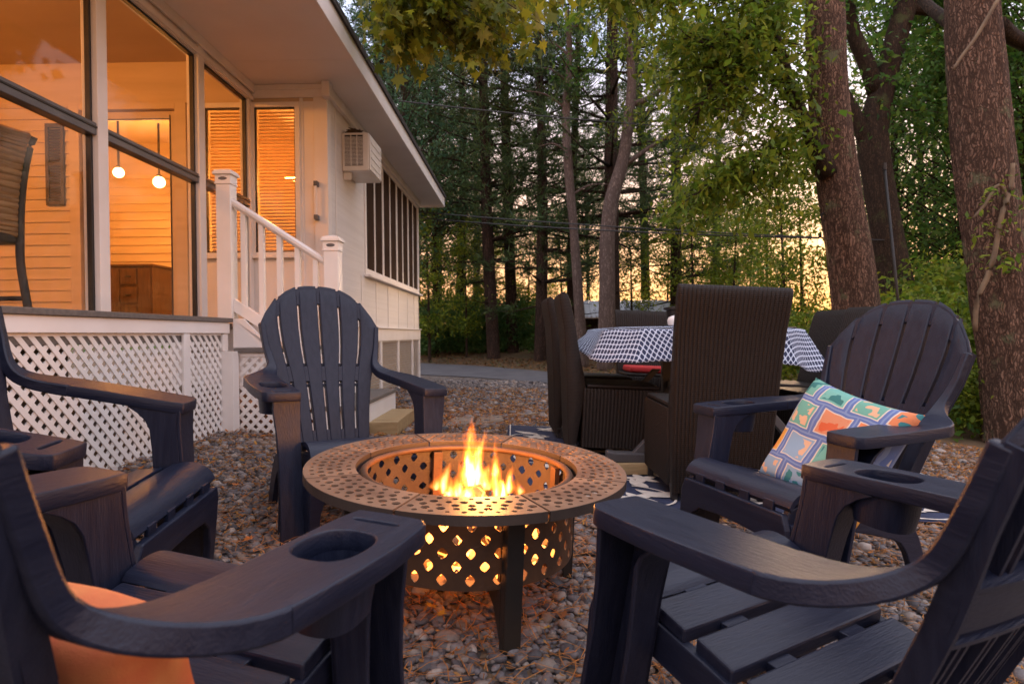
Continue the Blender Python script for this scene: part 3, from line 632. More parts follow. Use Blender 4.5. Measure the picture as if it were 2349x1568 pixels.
def flagstones():
    for pts in ([(1015, 985), (1040, 966), (1088, 964), (1084, 980)], [(1090, 979), (1094, 964), (1150, 962), (1156, 974)], [(1158, 957), (1190, 954), (1240, 955), (1190, 960)]):
        P = [ground_hit(*p) for p in pts]; c = sum(P, Vector()) / 4
        o2 = MB().prism([(p.x - c.x, p.y - c.y) for p in smooth_pts([(q.x, q.y) for q in P], 3)] if False else [(p.x - c.x, p.y - c.y) for p in P], 'z', -.02, .036).build('flagstone', M['stone'], None, .008); o2.location = (c.x, c.y, c.z)
        tag(o2, 'tan flagstone set in the gravel near the blue rug', 'stone', 'flagstones in the gravel')
flagstones()

# ------------------------------------------------------------------ air conditioner with nest
def aircon():
    o = empty('air_conditioner', HO, HR, 'white window air conditioner jutting from the house side wall', 'air conditioner')
    x0, x1, y0, y1, z0, z1 = SXW + .002, SXW + .27, .53, 1.06, 2.48, 2.86
    c = MB(); c.box((x0, x1), (y0, y1), (z0, z1)); c.build('casing', M['ac'], o, .008)
    MB().box((x0 + .03, x1 - .055), (y0 - .004, y0 - .001), (z0 + .05, z1 - .025)).build('grille_recess', M['black'], o)
    z = z0 + .058
    while z < z1 - .04:
        MB().box((x0 + .03, x1 - .055), (y0 - .010, y0 - .005), (z, z + .006)).build('louvre', M['ac'], o); z += .0135
    for x in (x0 + .095, x0 + .155): MB().box((x - .004, x + .004), (y0 - .012, y0 - .0105), (z0 + .05, z1 - .025)).build('grille_bar', M['ac'], o)
    MB().box((x1 + .001, x1 + .012), (y0 + .01, y1 - .01), (z0 + .012, z1 - .012)).build('rear_cover', M['ac'], o, .004)
    for k in range(4): MB().box((x1 + .0125, x1 + .018), (y0 + .06, y1 - .06), (z0 + .06 + k * .075, z0 + .075 + k * .075)).build('fin', M['ac'], o, .002)
    MB().prism([(y0 + .05, z0 - .001), (y0 + .12, z0 - .001), (y0 + .05, z0 - .08)], 'x', x0, x0 + .08).build('bracket', M['ac'], o, .003)
    rng = random.Random(4); mb = MB()
    for k in range(90):
        a = rng.uniform(0, 6.28); r = rng.uniform(.02, .085); p = Vector((r * math.cos(a) * .9, r * math.sin(a), rng.uniform(.0, .045))); d = Vector((-math.sin(a), math.cos(a), rng.uniform(-.25, .25))) * .06
        mb.tube([p - d, p + d], .0035, 4)
    mb.lathe([(.001, .0), (.08, .0), (.085, .03), (.05, .045), (.001, .03)], 14)
    n = mb.build('bird_nest', M['nest']); n.location = Matrix.Rotation(HR, 4, 'Z') @ Vector((x0 + .10, y0 + .10, z1 + .001)) + HO
    tag(n, 'dark twig bird nest on top of the air conditioner', 'nest')
aircon()

# ------------------------------------------------------------------ adirondack chairs (local: front +Y, sitter's right +X)
def back_w(z): return float(np.interp(z, [.22, .40, .56, .70, .80, 1.0], [.185, .205, .232, .272, .287, .289]))
def back_y(z, x): return -.160 - .247 * ((z - .28) / .71) - .010 * math.sin(math.pi * np.clip((z - .28) / .71, 0, 1)) + .034 * (x / .285) ** 2
def back_top(x): return .992 - .190 * (min(abs(x), .289) / .289) ** 2.8
NRM = Vector((0, .944, .329))            # outward (front) normal of the back
def BP(x, z, d=0): return (x, back_y(z, x) - d * NRM.y, z - d * NRM.z)
def make_adirondack():
    o = empty('adirondack_chair')
    edges = [-1, -.685, -.345, 0, .345, .685, 1]; gap = .0065
    for i in range(6):
        s0, s1 = edges[i], edges[i + 1]; g0 = 0 if i == 0 else gap; g1 = 0 if i == 5 else gap
        f0 = .040 if i == 0 else .026; f1 = .040 if i == 5 else .026
        prof = [(0, .004), (.004, 0), (0, 0), (0, 0), (-.004, 0), (0, .004), (0, f1), (-.007, f1), (-.007, .011), (0, .011), (0, .011), (.007, .011), (.007, f0), (0, f0)]
        side = [0, 0, .33, .67, 1, 1, 1, 1, 1, .67, .33, 0, 0, 0]; zb = .245; rings = []
        for t in np.linspace(0, 1, 17):
            ring = []
            for (du, dp), sd in zip(prof, side):
                s_ = s0 + (s1 - s0) * sd; gg = g0 + (-g1 - g0) * sd
                xt = s_ * .288 + gg; zt = back_top(xt)
                z = zb + (zt - zb) * t; x = s_ * back_w(z) + gg + du
                rr = .010 * max(0, (t - .95) / .05) ** 2 if dp < .005 else 0
                ring.append(BP(x, z, dp + rr))
            rings.append(ring)
        MB().loft(rings).build('back_slat', M['resin_z'], o, 0, 40)
    def band(name, zf0, zf1, rec, th, ext=1.0, n=21):
        rings = []
        for k in range(n):
            s_ = (-1 + 2 * k / (n - 1)) * ext; x_ = s_ * .288
            z0, z1 = zf0(x_), zf1(x_)
            rings.append([BP(s_ * back_w(z0), z0, rec), BP(s_ * back_w(z1), z1, rec), BP(s_ * back_w(z1), z1, rec + th), BP(s_ * back_w(z0), z0, rec + th)])
        return MB().loft(rings).build(name, M['resin'], o, 0, 40)
    band('back_band', lambda x: back_top(x) - .088, lambda x: back_top(x) - .010, .006, .018, .985)
    band('back_band', lambda x: .535, lambda x: .603, .0025, .030)
    band('back_band', lambda x: .25, lambda x: .315, .0035, .022)
    for z in (.52, .615): band('rear_rib', lambda x: z - .004, lambda x: z + .004, .012, .026)
    for sg in (1, -1):
        cup = sg == 1
        # the arm sweeps up into the edge of the back
        Q = [Vector((-.077, .5704)), Vector((-.235, .582)), Vector((back_y(.585, .23) + .010, .590)), Vector((back_y(.80, .287) + .004, .80))]; rings = []; nS = 18
        for k in range(nS):
            t = k / (nS - 1); c_ = Q[0] * (1 - t) ** 3 + Q[1] * 3 * t * (1 - t) ** 2 + Q[2] * 3 * t * t * (1 - t) + Q[3] * t ** 3
            d_ = ((Q[1] - Q[0]) * (1 - t) ** 2 + (Q[2] - Q[1]) * 2 * t * (1 - t) + (Q[3] - Q[2]) * t * t).normalized(); n_ = Vector((d_.y, -d_.x))       # front / up side
            bw = back_w(max(c_.y, .56)); e_ = min(1, t / .62); e_ = e_ * e_ * (3 - 2 * e_)
            xo = (.386 + (.012 if cup else 0)) * (1 - e_) + (bw + .010 * max(0, 1 - (t - .62) / .38)) * e_; xi = .255 * (1 - e_) + (bw - .020) * e_; th = .036 * (1 - t) + .028 * t
            pt = [(xi - .0007, -.0007), (xo + .0007, -.0007), (xo + .0007, th + .0007), (xi - .0007, th + .0007)]
            rings.append([(sg * x, c_.x - n_.x * w_, c_.y - n_.y * w_) for x, w_ in pt])
        MB().loft(rings).build('arm_shoulder', M['resin_y'], o, .0045, 30)
        wo = .018 if cup else 0
        outl = [(.255, -.092), (.257, -.03), (.258, .08), (.257, .19), (.262, .262), (.277, .277), (.355 + wo, .277), (.377 + wo, .266), (.388 + wo, .235), (.394 + wo, .11), (.390 + wo * .8, -.02), (.386 + wo * .66, -.092)]
        P = [(sg * p.x, p.y) for p in smooth_pts(outl, 5, False)]
        holes = []
        if cup:
            holes.append([(sg * x, y) for x, y in oval(.325, .105, .050, .066, 28, 2.6)]); holes.append([(sg * x, y) for x, y in oval(.325, .227, .042, .0055, 20, 3)])
        me = curve_mesh(P, holes, .036, .004); SH = Matrix.Identity(4); SH[2][1] = -.072; SH[2][3] = .547; me.transform(SH)
        arm = link_mesh('armrest', me, M['resin_y'], o, 0, 35)
        if cup:
            mb = MB(); pr = [(1.0, .526), (.94, .48), (.86, .452), (.001, .450), (.001, .446), (.90, .446), (.99, .478), (1.06, .526)]
            rings = [[(sg * x, y, z) for x, y in oval(.325, .105, .051 * r, .067 * r, 28, 2.6)] for r, z in pr]
            mb.loft(rings, False).build('cup_holder', M['resin_z'], arm, 0, 40)
            MB().box((sg * .325 - .043, sg * .325 + .043), (.221, .233), (.512, .522)).build('phone_slot', M['resin_z'], arm)
        st = [(.520, .262, .366, .100, .268), (.502, .262, .366, .132, .269), (.48, .262, .365, .158, .270), (.45, .262, .362, .175, .273), (.38, .262, .352, .188, .284), (.28, .260, .345, .202, .300), (.14, .256, .342, .224, .326), (-.02, .252, .346, .246, .358)]
        mb = MB()
        for kind in range(3):
            rings = []
            for z, xa, xb, ya, yb in st:
                if kind == 0: X, Y_ = (xa, xb), (yb - .012, yb)
                elif kind == 1: X, Y_ = (xa, xa + .012), (ya, yb - .011)
                else: X, Y_ = (xa + .001, xb - .018), (ya, ya + .012)
                rings.append([(sg * X[0], Y_[0], z), (sg * X[1], Y_[0], z), (sg * X[1], Y_[1], z), (sg * X[0], Y_[1], z)])
            mb.loft(rings)
        mb.build('front_leg', M['resin_z'], o, .0025, 40)
        rail = [(.385, .300), (.30, .312), (.10, .288), (-.10, .244), (-.16, .205), (-.205, .12), (-.245, -.02), (-.178, -.02), (-.145, .085), (-.11, .145), (-.06, .175), (.12, .215), (.30, .238), (.385, .232)]
        MB().prism([(p.x, p.y) for p in smooth_pts(rail, 2)], 'x', sg * .222, sg * .246).build('seat_rail', M['resin_y'], o, .004)
    sz = lambda y: .258 + (y + .17) / .50 * .100
    ys = [(-.175, -.085), (-.063, .022), (.044, .129), (.151, .236)]
    for y0, y1 in ys:
        hw = .222 + (y0 + .17) * .055
        mb = MB(); rings = []
        for x in (-hw, hw): rings.append([(x, y0, sz(y0) - .030), (x, y0, sz(y0)), (x, y1, sz(y1)), (x, y1, sz(y1) - .030)])
        mb.loft(rings).build('seat_slat', M['resin'], o, .005)
    prof = [(.258, .345), (.295, .356), (.332, .358), (.362, .349), (.384, .332), (.396, .312)]; P = smooth_pts(prof, 3, False); rings = []
    inner = [(p.x - .010, p.y - .014) for p in P][::-1]
    for x in (-.256, .256): rings.append([(x, p.x, p.y) for p in P] + [(x, a, b_) for a, b_ in inner])
    MB().loft(rings).build('seat_slat', M['resin'], o, 0, 40)
    for y in (-.085, .022, .129, .236):
        for x in (-.11, .11): MB().box((x - .03, x + .03), (y - .004, y + .026), (sz(y) - .026, sz(y) - .006)).build('slat_tab', M['resin'], o, .002)
    for x in (-.17, -.06, .06, .17): MB().box((x - .022, x + .022), (.388, .400), (.268, .318)).build('slat_tab', M['resin'], o, .002)
    ap = [(-.258, -.02), (-.222, -.02), (-.216, .10), (-.196, .165), (-.15, .198), (-.06, .205), (.06, .205), (.15, .198), (.196, .165), (.216, .10), (.222, -.02), (.258, -.02), (.262, .14), (.258, .245), (.240, .290), (-.240, .290), (-.258, .245), (-.262, .14)]
    MB().prism(ap, 'y', .388, .412).build('apron', M['resin'], o, .005)
    for sg in (1, -1): MB().prism([(sg * .258, -.02), (sg * .262, .14), (sg * .258, .26), (sg * .246, .26), (sg * .25, .14), (sg * .246, -.02)], 'y', .30, .3885).build('apron_return', M['resin'], o, .002)
    return o
CH_POSE = [(-.777, 2.792, 214.7, 'navy resin adirondack chair standing between the porch stairs and the fire pit'),
           (1.096, 2.265, 110.7, 'navy adirondack chair holding the colourful patterned pillow'),
           (.585, 1.185, 31.0, 'empty navy adirondack chair turned away, next to the patterned pillow chair'),
           (-.633, .965, -17.3, 'navy adirondack chair with the plain orange pillow on its seat'),
           (-1.385, 1.780, -85.2, 'empty navy adirondack chair beside the lattice skirting')]
proto = make_adirondack(); CHAIRS = []
for i, (x, y, a, lab) in enumerate(CH_POSE):
    c = proto if i == 0 else copy_tree(proto)
    CHAIRS.append((c, x, y, a, lab))
for c, x, y, a, lab in CHAIRS:
    stand(c, x, y, math.radians(a), .026); tag(c, lab, 'chair', 'adirondack chairs around the fire pit')
bpy.context.view_layer.update()

# pillows
def pillow(name, size, thick, m, label, chair, loc, rot, uvs=1):
    n = 25; v = []; uv = []; f = []
    for sd in (1, -1):
        for j in range(n):
            for i in range(n):
                a, b_ = -1 + 2 * i / (n - 1), -1 + 2 * j / (n - 1)
                e = (1 - a ** 4) * (1 - b_ ** 4); pinch = 1 - .085 * ((1 - abs(b_) ** 2) * abs(a) ** 3 + 0) ; pin2 = 1 - .085 * ((1 - abs(a) ** 2) * abs(b_) ** 3)
                w = .012 * mnoise.noise(Vector((a * 1.7 + 3, b_ * 1.7, sd * 2.0)))
                v.append((a * size / 2 * pinch, b_ * size / 2 * pin2, sd * (thick / 2 * max(e, 0) ** .42) + w * max(e, 0) ** .5)); uv.append(((a + 1) / 2, (b_ + 1) / 2))
    for sd in (0, 1):
        for j in range(n - 1):
            for i in range(n - 1):
                q = [sd * n * n + j * n + i, sd * n * n + j * n + i + 1, sd * n * n + (j + 1) * n + i + 1, sd * n * n + (j + 1) * n + i]; f.append(tuple(q if sd == 0 else q[::-1]))
    me = bpy.data.meshes.new(name); me.from_pydata(v, [], f); ul = me.uv_layers.new(name='UVMap')
    for lp_ in me.loops: ul.data[lp_.index].uv = uv[lp_.vertex_index]
    bm = bmesh.new(); bm.from_mesh(me); bmesh.ops.remove_doubles(bm, verts=bm.verts, dist=1e-5); bm.to_mesh(me); bm.free()
    o = link_mesh(name, me, m, None, 0, 180)
    o.matrix_world = chair.matrix_world @ Matrix.Translation(loc) @ rot; tag(o, label, 'pillow'); return o
def print_mat():
    m, nt, b = nodes('patchwork_print'); L = nt.links.new; b.inputs['Roughness'].default_value = .85
    uv = N(nt, 'ShaderNodeTexCoord'); nz = N(nt, 'ShaderNodeTexNoise'); nz.inputs['Scale'].default_value = 5; L(uv.outputs['UV'], nz.inputs['Vector'])
    vm = N(nt, 'ShaderNodeVectorMath', operation='MULTIPLY_ADD'); L(nz.outputs['Color'], vm.inputs[0]); vm.inputs[1].default_value = (.05, .05, 0); L(uv.outputs['UV'], vm.inputs[2])
    sx = N(nt, 'ShaderNodeSeparateXYZ'); L(vm.outputs[0], sx.inputs[0])
    def math_(op, a, b_=None, c=None):
        n = N(nt, 'ShaderNodeMath', operation=op)
        for k, q in enumerate((a, b_, c)):
            if q is None: continue
            if isinstance(q, (int, float)): n.inputs[k].default_value = q
            else: L(q, n.inputs[k])
        return n.outputs[0]
    vy = math_('MULTIPLY', sx.outputs['Y'], 3.7); row = math_('FLOOR', vy); ux = math_('ADD', math_('MULTIPLY', sx.outputs['X'], 3.2), math_('MULTIPLY', row, .41)); colm = math_('FLOOR', ux)
    fx = math_('ABSOLUTE', math_('SUBTRACT', math_('FRACT', ux), .5)); fy = math_('ABSOLUTE', math_('SUBTRACT', math_('FRACT', vy), .5)); edge = math_('MAXIMUM', fx, fy)
    cx = N(nt, 'ShaderNodeCombineXYZ'); L(colm, cx.inputs[0]); L(row, cx.inputs[1]); wn_ = N(nt, 'ShaderNodeTexWhiteNoise'); L(cx.outputs[0], wn_.inputs['Vector'])
    def ramp_(cols):
        r = N(nt, 'ShaderNodeValToRGB'); r.color_ramp.interpolation = 'CONSTANT'; r.color_ramp.elements.remove(r.color_ramp.elements[1])
        for k, c in enumerate(cols):
            e = r.color_ramp.elements[0] if k == 0 else r.color_ramp.elements.new(k / len(cols)); e.position = k / len(cols); e.color = (*c, 1)
        return r
    r1 = ramp_([(.62, .13, .05), (.14, .38, .30), (.66, .33, .06), (.60, .25, .13), (.24, .37, .50), (.66, .22, .09), (.16, .42, .35)]); L(wn_.outputs['Value'], r1.inputs['Fac'])
    r2 = ramp_([(.66, .42, .26), (.03, .17, .16), (.60, .12, .04), (.08, .18, .07), (.62, .45, .15), (.04, .20, .22)]); sc = N(nt, 'ShaderNodeSeparateColor'); L(wn_.outputs['Color'], sc.inputs[0]); L(sc.outputs[1], r2.inputs['Fac'])
    n3 = N(nt, 'ShaderNodeTexNoise'); n3.inputs['Scale'].default_value = 9; n3.inputs['Detail'].default_value = 1.5; L(uv.outputs['UV'], n3.inputs['Vector'])
    blob = math_('MULTIPLY', math_('GREATER_THAN', n3.outputs['Fac'], .53), math_('LESS_THAN', edge, .31))
    def mix(f, a, b_):
        n = N(nt, 'ShaderNodeMix', data_type='RGBA'); L(f, n.inputs[0])
        for k, q in ((6, a), (7, b_)):
            if isinstance(q, tuple): n.inputs[k].default_value = (*q, 1)
            else: L(q, n.inputs[k])
        return n.outputs[2]
    c = mix(blob, r1.outputs['Color'], r2.outputs['Color'])
    c = mix(math_('GREATER_THAN', edge, .37), c, (.62, .56, .46)); c = mix(math_('GREATER_THAN', edge, .405), c, (.11, .17, .38)); c = mix(math_('GREATER_THAN', edge, .475), c, (.19, .27, .46))
    L(c, b.inputs['Base Color'])
    wv = N(nt, 'ShaderNodeTexNoise'); wv.inputs['Scale'].default_value = 260; L(uv.outputs['UV'], wv.inputs['Vector']); bp = N(nt, 'ShaderNodeBump'); bp.inputs['Strength'].default_value = .25; bp.inputs['Distance'].default_value = .003; L(wv.outputs['Fac'], bp.inputs['Height']); L(bp.outputs[0], b.inputs['Normal'])
    return m
# pillow frame: X across the chair, Y up its height, Z out of its face
def prot(lean, roll, turn=0):
    B = Matrix(((1, 0, 0, 0), (0, 0, -1, 0), (0, 1, 0, 0), (0, 0, 0, 1)))        # x->x, y->z, z->-y
    F = Matrix.Rotation(math.pi, 4, 'Z') @ B                                      # face +Y (sitter's front)
    return Matrix.Rotation(math.radians(turn), 4, 'Z') @ Matrix.Rotation(math.radians(lean), 4, 'X') @ F @ Matrix.Rotation(math.radians(roll), 4, 'Z')
pillow('patterned_pillow', .43, .13, print_mat(), 'square pillow with colourful patchwork print on the chair seat', CHAIRS[1][0], (-.10, .06, .452), prot(26, -12, 6))
pillow('orange_pillow', .42, .13, M['orange_cloth'], 'plain orange pillow leaning in the chair', CHAIRS[3][0], (.02, -.075, .402), prot(20, 0, 0) @ Matrix.Diagonal((1.0, .66, 1.0, 1.0)))

# ------------------------------------------------------------------ fire pit
PX, PY = -.160, 1.965
RR, RI, RH, RD = .487, .340, .402, .330      # rim outer, rim inner, rim height, drum radius
def fire_pit():
    o = empty('fire_pit', label='round bronze steel fire pit with perforated rim and diamond cut drum', cat='fire pit'); stand(o, PX, PY, 0, .02)
    def P(r, a): return (r * math.cos(a), r * math.sin(a))
    A = math.radians(45); ga = .0035
    outl = [P(RI, t) for t in np.linspace(ga / RI, A - ga / RI, 14)] + [P(RR, t) for t in np.linspace(A - ga / RR, ga / RR, 20)]
    holes = []
    for k, (r, cnt, off, hr) in enumerate([(.360, 7, .5, .0085), (.388, 8, .5, .0108), (.414, 8, 1.0, .0104), (.440, 9, .5, .0115), (.464, 9, 1.0, .0075)]):
        m_ = cnt if off == .5 else cnt - 1
        for q in range(m_):
            a = A * (q + off) / cnt; c = P(r, a); h = hr * (1 if (q + k) % 3 else .78); holes.append([(c[0] + h * math.cos(t), c[1] + h * math.sin(t)) for t in np.linspace(0, 2 * math.pi, 15)[:-1]])
    me = curve_mesh(outl, holes, .005); me.materials.append(M['pit']); me.transform(Matrix.Translation((0, 0, RH - .0025)))
    lip = MB(); n = 16
    def lipring(r0, r1, z0, z1):
        rings = [[(*P(r0, t), z0), (*P(r1, t), z0), (*P(r1, t), z1), (*P(r0, t), z1)] for t in np.linspace(ga / RR, A - ga / RR, n)]; lip.loft(rings)
    lipring(RR - .004, RR + .001, RH - .026, RH - .0005); lipring(RI - .001, RI + .003, RH - .022, RH - .0005)
    lme = None
    for k in range(8):
        rot = math.radians(-107 + 45 * k)
        if lme is None:
            s_ = link_mesh('rim_panel', me, None, o, 0, 40); l_ = lip.build('rim_lip', M['pit_outer'], s_, 0, 40); lme = l_.data
        else:
            s_ = bpy.data.objects.new('rim_panel', me); COL.objects.link(s_); s_.parent = o; l_ = bpy.data.objects.new('rim_lip', lme); COL.objects.link(l_); l_.parent = s_
        s_.rotation_euler = (0, 0, rot)
    # drum with diamond cut-outs, in staggered cells
    nc, z0, z1 = 28, .150, .372; rows = 6; ch = .0355; zb = z0 + .010; rng = random.Random(2); mb = MB()
    def CY_(u, z): a = 2 * math.pi * u / nc; return (RD * math.cos(a), RD * math.sin(a), z)
    vid = {}
    def V(u, z):
        key = (round((u % nc) * 400), round(z * 1e5))
        if key not in vid: mb.v.append(CY_(u, z)); vid[key] = len(mb.v) - 1
        return vid[key]
    for r in range(rows):
        za, zc = zb + r * ch, zb + (r + 1) * ch
        for c in range(nc):
            u0 = c + (.5 if r % 2 else 0); per = []
            for k in range(4): per.append((u0 + k / 4, za))
            for k in range(4): per.append((u0 + 1, za + ch * k / 4))
            for k in range(4): per.append((u0 + 1 - k / 4, zc))
            for k in range(4): per.append((u0, zc - ch * k / 4))
            hw, hh = .182 * rng.uniform(.88, 1.12), .0148 * rng.uniform(.9, 1.12); hole = []
            for (u, z) in per:
                du, dz = (u - u0 - .5) / .5, (z - (za + zc) / 2) / (ch / 2); a = math.atan2(dz, du); q = 1 / ((abs(math.cos(a)) ** 1.35 + abs(math.sin(a)) ** 1.35) ** (1 / 1.35)); q *= rng.uniform(.95, 1.05)
                hole.append((u0 + .5 + hw * q * math.cos(a), (za + zc) / 2 + hh * q * math.sin(a)))
            pi = [V(*p) for p in per]; hi = []
            for h in hole: mb.v.append(CY_(*h)); hi.append(len(mb.v) - 1)
            for k in range(16): mb.f.append((pi[k], pi[(k + 1) % 16], hi[(k + 1) % 16], hi[k]))
    zt = zb + rows * ch
    for za, zc in ((z0, zb), (zt, z1)):
        for k in range(nc * 8): u = k / 8; mb.f.append((V(u, za), V(u + .125, za), V(u + .125, zc), V(u, zc)))
    d = mb.build('drum', M['pit_inner'], o); sm = d.modifiers.new('solid', 'SOLIDIFY'); sm.thickness = .0035; sm.offset = 1; sm.material_offset = 1; d.data.materials.append(M['pit_outer']); sm.material_offset_rim = 1
    MB().lathe([(RD - .022, .377), (RD - .026, .384), (RD - .022, .391), (RD - .014, .393), (RD - .006, .390), (RD - .002, .382), (RD - .001, .372), (RD - .010, .372), (RD - .022, .377)], 64).build('drum_lip', M['pit_inner'], o, 0, 180)
    MB().lathe([(.001, z0 + .004), (RD - .004, z0 + .004), (RD - .002, z0), (.001, z0)], 48).build('drum_floor', M['pit_inner'], o, 0, 40)
    for k in range(4):
        a = math.radians(-66 + 90 * k); c, s_ = math.cos(a), math.sin(a); T = Matrix(((c, -s_, 0, 0), (s_, c, 0, 0), (0, 0, 1, 0), (0, 0, 0, 1)))
        lg = MB().box((.372, .378), (-.024, .024), (-.03, RH - .026)).box((.344, .3715), (-.024, -.018), (-.03, RH - .026)).build('leg', M['darkmetal'], o, .0015); lg.data.transform(T)
        b_ = MB().prism([(.20, .149), (.343, .149), (.343, .02), (.30, .09)], 'y', -.024, -.020).build('leg_brace', M['darkmetal'], o); b_.data.transform(T)
        st = MB().box((.300, .318), (-.016, .016), (.16, .372)).build('inner_strap', M['pit_inner'], o, .001); st.data.transform(T)
    return o
pit = fire_pit(); bpy.context.view_layer.update(); PM = pit.matrix_world.copy()
# logs, embers and flames
def log_mat():
    m, nt, b = nodes('burning_log'); L = nt.links.new; co = N(nt, 'ShaderNodeTexCoord'); vo = N(nt, 'ShaderNodeTexVoronoi', feature='DISTANCE_TO_EDGE'); vo.inputs['Scale'].default_value = 26; L(co.outputs['Object'], vo.inputs['Vector'])
    mr = N(nt, 'ShaderNodeMapRange'); mr.inputs[1].default_value = .0; mr.inputs[2].default_value = .10; mr.inputs[3].default_value = 1; mr.inputs[4].default_value = 0; L(vo.outputs['Distance'], mr.inputs[0])
    nz = N(nt, 'ShaderNodeTexNoise'); nz.inputs['Scale'].default_value = 9; L(co.outputs['Object'], nz.inputs['Vector']); m2 = N(nt, 'ShaderNodeMapRange'); m2.inputs[1].default_value = .42; m2.inputs[2].default_value = .62; L(nz.outputs['Fac'], m2.inputs[0])
    mu = N(nt, 'ShaderNodeMath', operation='MULTIPLY'); L(mr.outputs[0], mu.inputs[0]); L(m2.outputs[0], mu.inputs[1]); mu2 = N(nt, 'ShaderNodeMath', operation='MULTIPLY'); mu2.inputs[1].default_value = 9; L(mu.outputs[0], mu2.inputs[0])
    b.inputs['Base Color'].default_value = (.05, .032, .024, 1); b.inputs['Roughness'].default_value = .9; b.inputs['Emission Color'].default_value = (1, .22, .03, 1); L(mu2.outputs[0], b.inputs['Emission Strength'])
    bp = N(nt, 'ShaderNodeBump'); bp.inputs['Strength'].default_value = .8; bp.inputs['Distance'].default_value = .01; L(vo.outputs['Distance'], bp.inputs['Height']); L(bp.outputs[0], b.inputs['Normal']); return m
LM = log_mat()
LOGS = [((-.20, -.02, .20), (.05, .08, .285), .036), ((.20, .03, .20), (-.03, -.04, .275), .034), ((-.05, -.20, .19), (.04, .10, .26), .032), ((.14, -.16, .19), (-.08, .12, .25), .030), ((-.16, .16, .19), (.10, -.08, .235), .032), ((.02, .20, .19), (.0, -.02, .30), .028)]
for i, (a, b_, r) in enumerate(LOGS):
    mb = MB(); A, B = Vector(a), Vector(b_); pts = [A.lerp(B, t) + Vector((mnoise.noise(Vector((t * 3, i, 0))), mnoise.noise(Vector((i, t * 3, 5))), 0)) * .008 for t in np.linspace(0, 1, 9)]
    mb.tube(pts, [r * (1 + .14 * mnoise.noise(Vector((t * 9, i * 3.1, 2)))) for t in np.linspace(0, 1, 9)], 12)
    lo = mb.build('firewood_log', LM, None, 0, 50); lo.matrix_world = PM; tag(lo, 'charred log burning with glowing cracks inside the fire pit', 'log', 'logs burning in the fire pit')
def embers():
    rng = np.random.default_rng(9); n = 420; bv, bf = ico(1); a = rng.uniform(0, 6.28, n); r = .29 * np.sqrt(rng.uniform(0, 1, n)); s = rng.uniform(.008, .022, n)
    Pp = (bv[None] * (s[:, None] * rng.uniform(.6, 1.2, (n, 3)))[:, None]) @ np.transpose(rotm(n, rng, .8), (0, 2, 1)); Pp += np.stack([r * np.cos(a), r * np.sin(a), .158 + rng.uniform(0, .035, n) * (1.2 - r / .3)], 1)[:, None]
    hot = np.clip(1.15 - r / .27 + rng.normal(0, .3, n), 0, 1)
    c = np.stack([hot, hot * .5, hot * 0], 1); m, nt, b = nodes('ember'); at_ = N(nt, 'ShaderNodeAttribute', attribute_name='Col'); sp = N(nt, 'ShaderNodeSeparateColor'); nt.links.new(at_.outputs['Color'], sp.inputs[0])
    mu = N(nt, 'ShaderNodeMath', operation='MULTIPLY'); mu.inputs[1].default_value = 7; nt.links.new(sp.outputs[0], mu.inputs[0]); nt.links.new(mu.outputs[0], b.inputs['Emission Strength']); b.inputs['Emission Color'].default_value = (1, .26, .04, 1); b.inputs['Base Color'].default_value = (.16, .13, .12, 1); b.inputs['Roughness'].default_value = 1
    o = fast_mesh('embers', Pp.reshape(-1, 3), (bf[None] + (np.arange(n) * len(bv))[:, None, None]).reshape(-1, 3), 3, m, np.repeat(c, len(bv), 0)); o.matrix_world = PM; tag(o, 'bed of glowing orange embers and ash in the fire pit', 'embers', kind='stuff')
embers()
